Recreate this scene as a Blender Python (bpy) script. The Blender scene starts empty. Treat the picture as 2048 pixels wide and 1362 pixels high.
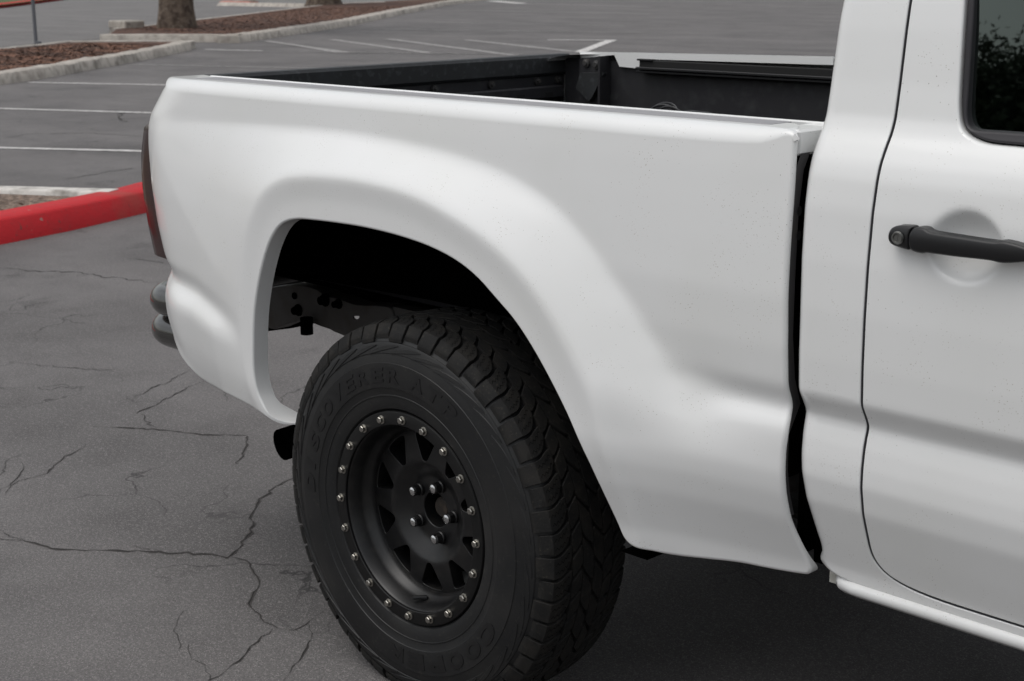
import bpy, math, random
import numpy as np
from mathutils import Matrix, Vector
from mathutils.geometry import delaunay_2d_cdt
random.seed(4); rng = np.random.default_rng(7)
sc = bpy.context.scene; COL = sc.collection
# ---------- camera ----------
cd = bpy.data.cameras.new('camera'); cam = bpy.data.objects.new('camera', cd); COL.objects.link(cam); sc.camera = cam
R_ = (0.704976, 0.709210, -0.005552); U_ = (-0.162839, 0.169476, 0.971988); F_ = (-0.690284, 0.684324, -0.234964)
cam.matrix_world = Matrix(((R_[0], U_[0], -F_[0], 2.22643), (R_[1], U_[1], -F_[1], -1.90431), (R_[2], U_[2], -F_[2], 1.46060), (0, 0, 0, 1)))
cd.sensor_width = 36; cd.lens = 3070.6/2048*36; cd.clip_start = .05; cd.clip_end = 900
cd.dof.use_dof = True; cd.dof.focus_distance = 2.75; cd.dof.aperture_fstop = 13
# ---------- world: bright overcast ----------
SUN_EL, SUN_AZ = math.radians(66), math.radians(200)
w = bpy.data.worlds.new('World'); sc.world = w; w.use_nodes = True; nt = w.node_tree
bg = nt.nodes['Background']; sky = nt.nodes.new('ShaderNodeTexSky'); sky.sky_type = 'NISHITA'; sky.sun_disc = False
sky.sun_elevation = SUN_EL; sky.sun_rotation = SUN_AZ; sky.dust_density = 4; sky.air_density = 1.5
hs = nt.nodes.new('ShaderNodeHueSaturation'); hs.inputs['Saturation'].default_value = .24
nt.links.new(sky.outputs[0], hs.inputs['Color'])
tc = nt.nodes.new('ShaderNodeTexCoord'); nz = nt.nodes.new('ShaderNodeTexNoise'); nz.inputs['Scale'].default_value = 2.2; nz.inputs['Detail'].default_value = 5
cr = nt.nodes.new('ShaderNodeMapRange'); cr.inputs[1].default_value = .35; cr.inputs[2].default_value = .7; cr.inputs[3].default_value = .8; cr.inputs[4].default_value = 1.35
mx = nt.nodes.new('ShaderNodeMix'); mx.data_type = 'RGBA'; mx.blend_type = 'MULTIPLY'; mx.inputs['Factor'].default_value = 1
nt.links.new(tc.outputs['Generated'], nz.inputs['Vector']); nt.links.new(nz.outputs['Fac'], cr.inputs[0])
nt.links.new(hs.outputs[0], mx.inputs['A']); nt.links.new(cr.outputs[0], mx.inputs['B']); nt.links.new(mx.outputs['Result'], bg.inputs[0])
bg.inputs[1].default_value = .14
sl = bpy.data.lights.new('sun', 'SUN'); sl.energy = .55; sl.angle = math.radians(50); sl.color = (1, .985, .965)
so = bpy.data.objects.new('sun', sl); COL.objects.link(so)
sd = Vector((math.sin(SUN_AZ)*math.cos(SUN_EL), math.cos(SUN_AZ)*math.cos(SUN_EL), math.sin(SUN_EL)))
so.rotation_euler = sd.to_track_quat('Z', 'Y').to_euler()
sc.view_settings.view_transform = 'Standard'; sc.view_settings.look = 'None'; sc.view_settings.exposure = -.12
sc.cycles.max_bounces = 8
# ---------- materials ----------
def mat(name, col, rough=.5, metal=0., coat=0., coat_r=.1, noise=None, bump=None, spec=.5, ior=None):
    """noise: list of (scale, detail, lo, hi, colour) blends; bump: list of (scale, strength, distance)"""
    m = bpy.data.materials.new(name); m.use_nodes = True; t = m.node_tree; b = t.nodes['Principled BSDF']
    b.inputs['Base Color'].default_value = (*col, 1); b.inputs['Roughness'].default_value = rough; b.inputs['Metallic'].default_value = metal
    b.inputs['Coat Weight'].default_value = coat; b.inputs['Coat Roughness'].default_value = coat_r; b.inputs['Specular IOR Level'].default_value = spec
    tc = t.nodes.new('ShaderNodeTexCoord'); prev = None
    for (s, det, lo, hi, c) in (noise or []):
        n = t.nodes.new('ShaderNodeTexNoise'); n.inputs['Scale'].default_value = s; n.inputs['Detail'].default_value = det
        t.links.new(tc.outputs['Object'], n.inputs['Vector'])
        mr = t.nodes.new('ShaderNodeMapRange'); mr.inputs[1].default_value = lo; mr.inputs[2].default_value = hi
        t.links.new(n.outputs['Fac'], mr.inputs[0])
        mi = t.nodes.new('ShaderNodeMix'); mi.data_type = 'RGBA'; t.links.new(mr.outputs[0], mi.inputs['Factor'])
        if prev is None: mi.inputs['A'].default_value = (*col, 1)
        else: t.links.new(prev, mi.inputs['A'])
        mi.inputs['B'].default_value = (*c, 1); prev = mi.outputs['Result']
    if prev is not None: t.links.new(prev, b.inputs['Base Color'])
    pn = None
    for (s, st, d) in (bump or []):
        n = t.nodes.new('ShaderNodeTexNoise'); n.inputs['Scale'].default_value = s; n.inputs['Detail'].default_value = 3
        t.links.new(tc.outputs['Object'], n.inputs['Vector'])
        bp = t.nodes.new('ShaderNodeBump'); bp.inputs['Strength'].default_value = st; bp.inputs['Distance'].default_value = d
        t.links.new(n.outputs['Fac'], bp.inputs['Height'])
        if pn: t.links.new(pn, bp.inputs['Normal'])
        pn = bp.outputs[0]
    if pn: t.links.new(pn, b.inputs['Normal'])
    m['b'] = b.name
    return m
def speckle(m, scale, thr, c, col_in=None):
    """small isolated specks from a voronoi field, mixed over the base colour"""
    t = m.node_tree; b = t.nodes['Principled BSDF']; inp = b.inputs['Base Color']
    src = inp.links[0].from_socket if inp.links else None
    tc = t.nodes.new('ShaderNodeTexCoord'); v = t.nodes.new('ShaderNodeTexVoronoi'); v.inputs['Scale'].default_value = scale
    t.links.new(tc.outputs['Object'], v.inputs['Vector'])
    mr = t.nodes.new('ShaderNodeMapRange'); mr.inputs[1].default_value = thr; mr.inputs[2].default_value = thr*.6
    t.links.new(v.outputs['Distance'], mr.inputs[0])
    n = t.nodes.new('ShaderNodeTexNoise'); n.inputs['Scale'].default_value = scale*.09; n.inputs['Detail'].default_value = 3
    t.links.new(tc.outputs['Object'], n.inputs['Vector'])
    m2 = t.nodes.new('ShaderNodeMapRange'); m2.inputs[1].default_value = .5; m2.inputs[2].default_value = .72
    t.links.new(n.outputs['Fac'], m2.inputs[0])
    mu = t.nodes.new('ShaderNodeMath'); mu.operation = 'MULTIPLY'; t.links.new(mr.outputs[0], mu.inputs[0]); t.links.new(m2.outputs[0], mu.inputs[1])
    mi = t.nodes.new('ShaderNodeMix'); mi.data_type = 'RGBA'; t.links.new(mu.outputs[0], mi.inputs['Factor'])
    if src: t.links.new(src, mi.inputs['A'])
    else: mi.inputs['A'].default_value = inp.default_value
    mi.inputs['B'].default_value = (*c, 1); t.links.new(mi.outputs['Result'], inp)
PAINT = mat('white_paint', (.80, .805, .80), .38, coat=.7, coat_r=.06, noise=[(3, 4, .45, .75, (.77, .775, .76))])
speckle(PAINT, 110, .10, (.16, .14, .11))
speckle(PAINT, 38, .035, (.10, .09, .07))
speckle(PAINT, 190, .16, (.30, .26, .20))
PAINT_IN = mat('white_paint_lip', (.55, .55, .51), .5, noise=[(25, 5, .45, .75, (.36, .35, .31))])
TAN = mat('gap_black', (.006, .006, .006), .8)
DARKPLATE = mat('dark_grey_plate', (.05, .048, .05), .6, noise=[(30, 4, .5, .8, (.055, .05, .045))])
RUBBER = mat('tyre_rubber', (.009, .0095, .0102), .5, noise=[(7, 6, .42, .75, (.020, .0195, .019)), (2.5, 4, .55, .7, (.006, .006, .0065)), (150, 3, .62, .78, (.034, .032, .028))], bump=[(900, .15, .0006)], spec=.4)
TREAD = mat('tread_rubber', (.0065, .0065, .0065), .75, noise=[(25, 6, .42, .75, (.019, .017, .0145)), (160, 3, .6, .75, (.03, .027, .022))], bump=[(260, .5, .0012)], spec=.35)
RIMM = mat('satin_black_rim', (.006, .006, .0065), .38, noise=[(40, 4, .5, .8, (.016, .015, .014))], spec=.45)
RINGM = mat('black_ring', (.0035, .0035, .0036), .5, spec=.35)
STEEL = mat('stainless_bolt', (.40, .385, .35), .32, 1.0)
LUGM = mat('chrome_nut', (.55, .55, .55), .14, 1.0)
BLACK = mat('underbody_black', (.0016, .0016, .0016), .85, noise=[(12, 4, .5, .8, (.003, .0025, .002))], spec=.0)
FRAMEM = mat('frame_grey', (.085, .080, .077), .6, noise=[(18, 5, .45, .8, (.055, .046, .038))])
BOLTM = mat('dull_black_steel', (.035, .034, .034), .5, noise=[(30, 4, .5, .8, (.06, .052, .045))])
RUST = mat('rusty_hub', (.018, .014, .011), .7, noise=[(60, 4, .45, .75, (.06, .042, .03))])
LETM = mat('raised_letter_rubber', (.0045, .0045, .005), .5)
CAPM = mat('grey_rail_cap', (.30, .295, .305), .55, noise=[(5, 5, .45, .75, (.24, .235, .245)), (80, 4, .6, .8, (.4, .4, .4))])
LINER = mat('bed_liner', (.013, .0125, .0155), .6, noise=[(30, 5, .5, .75, (.03, .031, .033)), (4, 3, .5, .8, (.018, .018, .02))], bump=[(400, .3, .001)])
LINER2 = mat('worn_liner', (.016, .0175, .019), .6, noise=[(50, 6, .55, .8, (.06, .065, .07)), (9, 4, .5, .8, (.024, .027, .03))])
PLAST = mat('black_plastic', (.010, .010, .011), .42, bump=[(1200, .12, .0004)])
SEAL = mat('rubber_seal', (.022, .020, .024), .5)
TUBE = mat('dark_powder_coat', (.020, .019, .017), .18, spec=.5, coat=.6, coat_r=.05)
LENS = mat('smoked_lens', (.028, .010, .009), .2, coat=.3, coat_r=.08, spec=.3)
REDL = mat('red_reflector', (.55, .02, .02), .25, coat=1)
KEYM = mat('key_cylinder', (.20, .20, .19), .4, .8)
GREYTRIM = mat('cab_trim', (.10, .105, .10), .7)
def glass():
    m = bpy.data.materials.new('tinted_glass'); m.use_nodes = True; t = m.node_tree; t.nodes.clear()
    o = t.nodes.new('ShaderNodeOutputMaterial'); g = t.nodes.new('ShaderNodeBsdfGlossy'); g.inputs['Roughness'].default_value = .012; g.inputs[0].default_value = (.82, .95, .90, 1)
    tr = t.nodes.new('ShaderNodeBsdfTransparent'); tr.inputs[0].default_value = (.16, .21, .19, 1)
    f = t.nodes.new('ShaderNodeFresnel'); f.inputs[0].default_value = 2.15; mi = t.nodes.new('ShaderNodeMixShader')
    t.links.new(f.outputs[0], mi.inputs[0]); t.links.new(tr.outputs[0], mi.inputs[1]); t.links.new(g.outputs[0], mi.inputs[2]); t.links.new(mi.outputs[0], o.inputs[0]); return m
GAPSHADE = mat('gap_lip_shade', (.16, .16, .17), .6)  # grey stands in for shade on the white door gap flanges
GLASS = glass()
# ---------- object helpers ----------
def tag(o, label=None, cat=None, group=None, kind=None):
    if label: o['label'] = label
    if cat: o['category'] = cat
    if group: o['group'] = group
    if kind: o['kind'] = kind
    return o
def empty(name, loc=(0, 0, 0)):
    o = bpy.data.objects.new(name, None); COL.objects.link(o); o.location = loc; return o
def mk(name, V, F, m, parent=None, smooth=True, ang=40, N=None, mats=None, mi=None):
    me = bpy.data.meshes.new(name); me.from_pydata([tuple(map(float, v)) for v in V], [], [tuple(int(i) for i in f) for f in F]); me.update()
    for mm in (mats or [m]): me.materials.append(mm)
    if mi is not None: me.polygons.foreach_set('material_index', mi)
    if smooth:
        me.polygons.foreach_set('use_smooth', [True]*len(me.polygons))
        if N is not None: me.normals_split_custom_set_from_vertices([tuple(map(float, n)) for n in N])
        elif ang: me.set_sharp_from_angle(angle=math.radians(ang))
    o = bpy.data.objects.new(name, me); COL.objects.link(o)
    if parent is not None: o.parent = parent
    return o
class MB:
    def __init__(s): s.V = []; s.F = []; s.M = []
    def add(s, V, F, m=0):
        k = len(s.V); s.V += [tuple(v) for v in V]; s.F += [tuple(i+k for i in f) for f in F]; s.M += [m]*len(F); return s
    def box(s, a, b, bev=0., m=0):
        (x0, y0, z0), (x1, y1, z1) = a, b
        if bev <= 0:
            V = [(x, y, z) for x in (x0, x1) for y in (y0, y1) for z in (z0, z1)]
            F = [(0, 1, 3, 2), (4, 6, 7, 5), (0, 4, 5, 1), (2, 3, 7, 6), (0, 2, 6, 4), (1, 5, 7, 3)]
            return s.add(V, F, m)
        c = bev; V = []
        for x, sx in ((x0, 1), (x1, -1)):
            for y, sy in ((y0, 1), (y1, -1)):
                for z, sz in ((z0, 1), (z1, -1)):
                    V += [(x, y+sy*c, z+sz*c), (x+sx*c, y, z+sz*c), (x+sx*c, y+sy*c, z)]
        import itertools
        idx = lambda i, j, k, q: (i*4+j*2+k)*3+q
        F = [tuple(idx(i, j, k, 0) for j, k in ((0, 0), (0, 1), (1, 1), (1, 0))) for i in (0, 1)]
        F += [tuple(idx(i, j, k, 1) for i, k in ((0, 0), (0, 1), (1, 1), (1, 0))) for j in (0, 1)]
        F += [tuple(idx(i, j, k, 2) for i, j in ((0, 0), (0, 1), (1, 1), (1, 0))) for k in (0, 1)]
        for i in (0, 1):
            for j in (0, 1): F.append((idx(i, j, 0, 0), idx(i, j, 1, 0), idx(i, j, 1, 1), idx(i, j, 0, 1)))
            for k in (0, 1): F.append((idx(i, 0, k, 0), idx(i, 1, k, 0), idx(i, 1, k, 2), idx(i, 0, k, 2)))
        for j in (0, 1):
            for k in (0, 1): F.append((idx(0, j, k, 1), idx(1, j, k, 1), idx(1, j, k, 2), idx(0, j, k, 2)))
        for i in (0, 1):
            for j in (0, 1):
                for k in (0, 1): F.append((idx(i, j, k, 0), idx(i, j, k, 1), idx(i, j, k, 2)))
        return s.add(V, F, m)
    def tube(s, P, r, n=16, cap=True, m=0, flat=1.):
        P = [Vector(p) for p in P]; V = []; k = len(P); up = None
        rr = r if hasattr(r, '__len__') else [r]*k
        for i, p in enumerate(P):
            d = (P[min(i+1, k-1)]-P[max(i-1, 0)]).normalized()
            if up is None: up = d.orthogonal().normalized()
            up = (up-d*up.dot(d)).normalized(); sd_ = d.cross(up)
            for j in range(n):
                a = 2*math.pi*j/n; V.append(p+(up*math.cos(a)+sd_*math.sin(a)*flat)*rr[i])
        F = [(i*n+j, i*n+(j+1) % n, (i+1)*n+(j+1) % n, (i+1)*n+j) for i in range(k-1) for j in range(n)]
        if cap: F += [tuple(range(n))[::-1], tuple(range((k-1)*n, k*n))]
        return s.add(V, F, m)
    def lathe(s, prof, n=96, c=(0, 0, 0), m=0, closed=False):
        """prof: list of (r, y) turned about the y axis"""
        V = [(c[0]+r*math.cos(2*math.pi*j/n), c[1]+y, c[2]+r*math.sin(2*math.pi*j/n)) for r, y in prof for j in range(n)]
        k = len(prof); F = [(i*n+j, i*n+(j+1) % n, ((i+1) % k)*n+(j+1) % n, ((i+1) % k)*n+j) for i in range(k if closed else k-1) for j in range(n)]
        return s.add(V, F, m)
    def prism(s, P, y0, y1, m=0):
        """polygon P of (x, z) between the planes y0 and y1"""
        k = len(P); V = [(x, y0, z) for x, z in P]+[(x, y1, z) for x, z in P]
        return s.add(V, [tuple(range(k)), tuple(range(k, 2*k))[::-1]]+[(i, i+k, (i+1) % k+k, (i+1) % k) for i in range(k)], m)
    def build(s, name, m, parent=None, smooth=True, ang=35, mats=None):
        return mk(name, s.V, s.F, m, parent, smooth, ang, mats=mats, mi=s.M if mats else None)
def copy_tree(o, parent=None):
    c = o.copy(); COL.objects.link(c); c.parent = parent
    for ch in list(o.children): copy_tree(ch, c)
    return c
# ---------- body surface: y (distance across the truck) as a smooth field of x and z ----------
def chaikin(P, n=2, closed=False):
    P = np.asarray(P, float)
    for _ in range(n):
        Q = np.roll(P, -1, 0) if closed else P[1:]
        A = P if closed else P[:-1]
        R = np.empty((2*len(A), P.shape[1])); R[0::2] = .75*A+.25*Q; R[1::2] = .25*A+.75*Q
        P = R if closed else np.vstack([P[:1], R, P[-1:]])
    return P
def seg_dist(X, P, closed=True):
    P = np.asarray(P, float); Q = np.roll(P, -1, 0) if closed else P[1:]
    A = P if closed else P[:-1]
    d = np.full(len(X), 1e9)
    for a, b in zip(A, Q):
        ab = b-a; L = ab@ab+1e-12
        t = np.clip(((X-a)@ab)/L, 0, 1)
        d = np.minimum(d, np.hypot(*(X-a-t[:, None]*ab).T))
    return d
def inside(X, P):
    P = np.asarray(P, float); c = np.zeros(len(X), bool); j = len(P)-1
    for i in range(len(P)):
        a, b = P[i], P[j]
        if a[1] != b[1]:
            m = ((a[1] > X[:, 1]) != (b[1] > X[:, 1])) & (X[:, 0] < (b[0]-a[0])*(X[:, 1]-a[1])/(b[1]-a[1])+a[0])
            c ^= m
        j = i
    return c
def blur(F, s):
    n = int(3*s)+1; k = np.exp(-.5*(np.arange(-n, n+1)/s)**2); k /= k.sum()
    G = np.pad(F, n, mode='edge')
    G = np.apply_along_axis(lambda v: np.convolve(v, k, 'valid'), 0, G)
    return np.apply_along_axis(lambda v: np.convolve(v, k, 'valid'), 1, G)
class Field:
    def __init__(s, fn, x0, x1, z0, z1, h, sig, soft=None):
        s.x0, s.z0, s.h = x0, z0, h
        s.nx = int((x1-x0)/h)+1; s.nz = int((z1-z0)/h)+1
        X, Z = np.meshgrid(x0+h*np.arange(s.nx), z0+h*np.arange(s.nz), indexing='ij')
        s.F = blur(fn(np.stack([X.ravel(), Z.ravel()], 1)).reshape(X.shape), sig)
        if soft:
            cx, cz, rr = soft; W = np.exp(-((X-cx)**2+(Z-cz)**2)/rr**2); s.F = s.F*(1-W)+blur(s.F, 6)*W
        s.GX, s.GZ = np.gradient(s.F, h)
    def samp(s, G, X):
        X = np.atleast_2d(X); u = np.clip((X[:, 0]-s.x0)/s.h, 0, s.nx-1.001); v = np.clip((X[:, 1]-s.z0)/s.h, 0, s.nz-1.001)
        i = u.astype(int); j = v.astype(int); a = u-i; b = v-j
        return G[i, j]*(1-a)*(1-b)+G[i+1, j]*a*(1-b)+G[i, j+1]*(1-a)*b+G[i+1, j+1]*a*b
    def y(s, X): return s.samp(s.F, X)
    def n(s, X):
        N = np.stack([s.samp(s.GX, X), -np.ones(len(X)), s.samp(s.GZ, X)], 1)
        return N/np.linalg.norm(N, axis=1)[:, None]
BZ = np.array([.40,.44,.475,.515,.554,.60,.646,.68,.72,.755,.77,.785,.80,.822,.885,.965,1.04,1.10,1.16,1.222,1.3])
BY = np.array([.12,.11,.100,.090,.072,.050,.035,.029,.027,.029,.036,.045,.041,.030,.024,.022,.025,.028,.032,.038,.05])
CZ = np.array([.42,.47,.527,.581,.646,.69,.72,.75,.768,.785,.80,.822,.881,.957,1.032,1.112,1.16,1.183,1.205,1.225,1.245,1.295,1.373,1.415,1.60,1.8])
CY = np.array([.106,.100,.090,.068,.043,.034,.034,.037,.041,.046,.038,.024,.021,.020,.022,.028,.036,.043,.055,.068,.076,.084,.094,.101,.150,.22])
def bed_fn(T):
    XF = -.50
    ins = chaikin(T['flare_in'], 2); out = chaikin(T['flare_out'], 2)
    Pin = np.vstack([ins, [[ins[-1][0], .1], [ins[0][0], .1]]]); Pout = np.vstack([out, [[out[-1][0], .1], [out[0][0], .1]]])
    def fn(X):
        x, z = X[:, 0], X[:, 1]; zc = np.interp(x, [-1.0, -.72, -.57, -.50, -.3], [.765, .748, .715, .695, .69]); z = np.where(x < -.3, z+(.785-zc)*np.clip((1.0-z)/.2, 0, 1)*np.clip((z-.5)/.12, 0, 1), z); kt = .22+.78*np.clip((x+.25)/.5, 0, 1); base = np.interp(z, BZ, BY); base = np.where(z < .68, .029+(base-.029)*kt, base); base = np.where(x < -.2, np.interp(z, [.5, .62, .8, .95, 1.04, 1.10, 1.14, 1.3], [.042, .030, .024, .018, .017, .026, .036, .045]), base) if False else base
        di = np.where(inside(X, Pin), 0, seg_dist(X, ins, False)); do = np.where(inside(X, Pout), seg_dist(X, out, False), 0)
        t = di/(di+do+1e-9); t = np.where((di == 0) & (do == 0), 0, t)
        s = t
        tuck = np.where(z < .69, np.maximum(0, base-.03)*.75, 0)
        bs = np.where(z > .69, np.interp(z, [.69, .9, 1.04, 1.222], [.029, .023, .024, .038]), base)
        yf = -.035+tuck+np.where(di == 0, .10*np.minimum(seg_dist(X, ins, False), .05), 0)
        k = np.clip((t-.72)/.28, 0, 1); k = k*k*(3-2*k); k = np.where(x < 0, 1, k)
        y = yf+(bs+(base-bs)*k-yf)*s
        xin = np.interp(z, [.45, .5, .56, .65, .72, .80], [.60, .595, .585, .565, .545, .52]); tl = np.clip((x-xin)/(.90-xin), 0, 1)
        yl = yf+(bs-yf)*tl**.55; u = np.clip((.795-z)/.11, 0, 1); u = u*u*(3-2*u)
        y = np.where((x > .3), y+(np.minimum(yl, base)-y)*u, y)
        y = np.minimum(y, base)
        u = np.clip((.785-z)/.055, 0, 1); u = u*u*(3-2*u)
        y = y-.016*u*np.clip((XF-x)/.12, 0, 1)*(x < -.4)*np.clip(.25+.75*(x+1.0)/.2, .25, 1)
        xr = np.interp(z, T['rear_z'], T['rear_x'])
        q = np.clip((xr+.235-x)/.235, 0, 1.3)
        y = y+.9*np.clip(x+.42, 0, .10)*(z < .62)*(x < -.2)*np.clip((.62-z)/.08, 0, 1)
        return y+.10*q**2.5
    return fn
def cab_fn(T):
    def fn(X):
        x, z = X[:, 0], X[:, 1]; y = np.interp(z, CZ, CY)
        (hx, hz), (ax, az) = T['pocket']
        r = np.hypot((x-hx)/ax, (z-hz)/az)
        y = y+.025*np.clip(1-r**2.6, 0, 1)
        return y
    return fn
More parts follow.
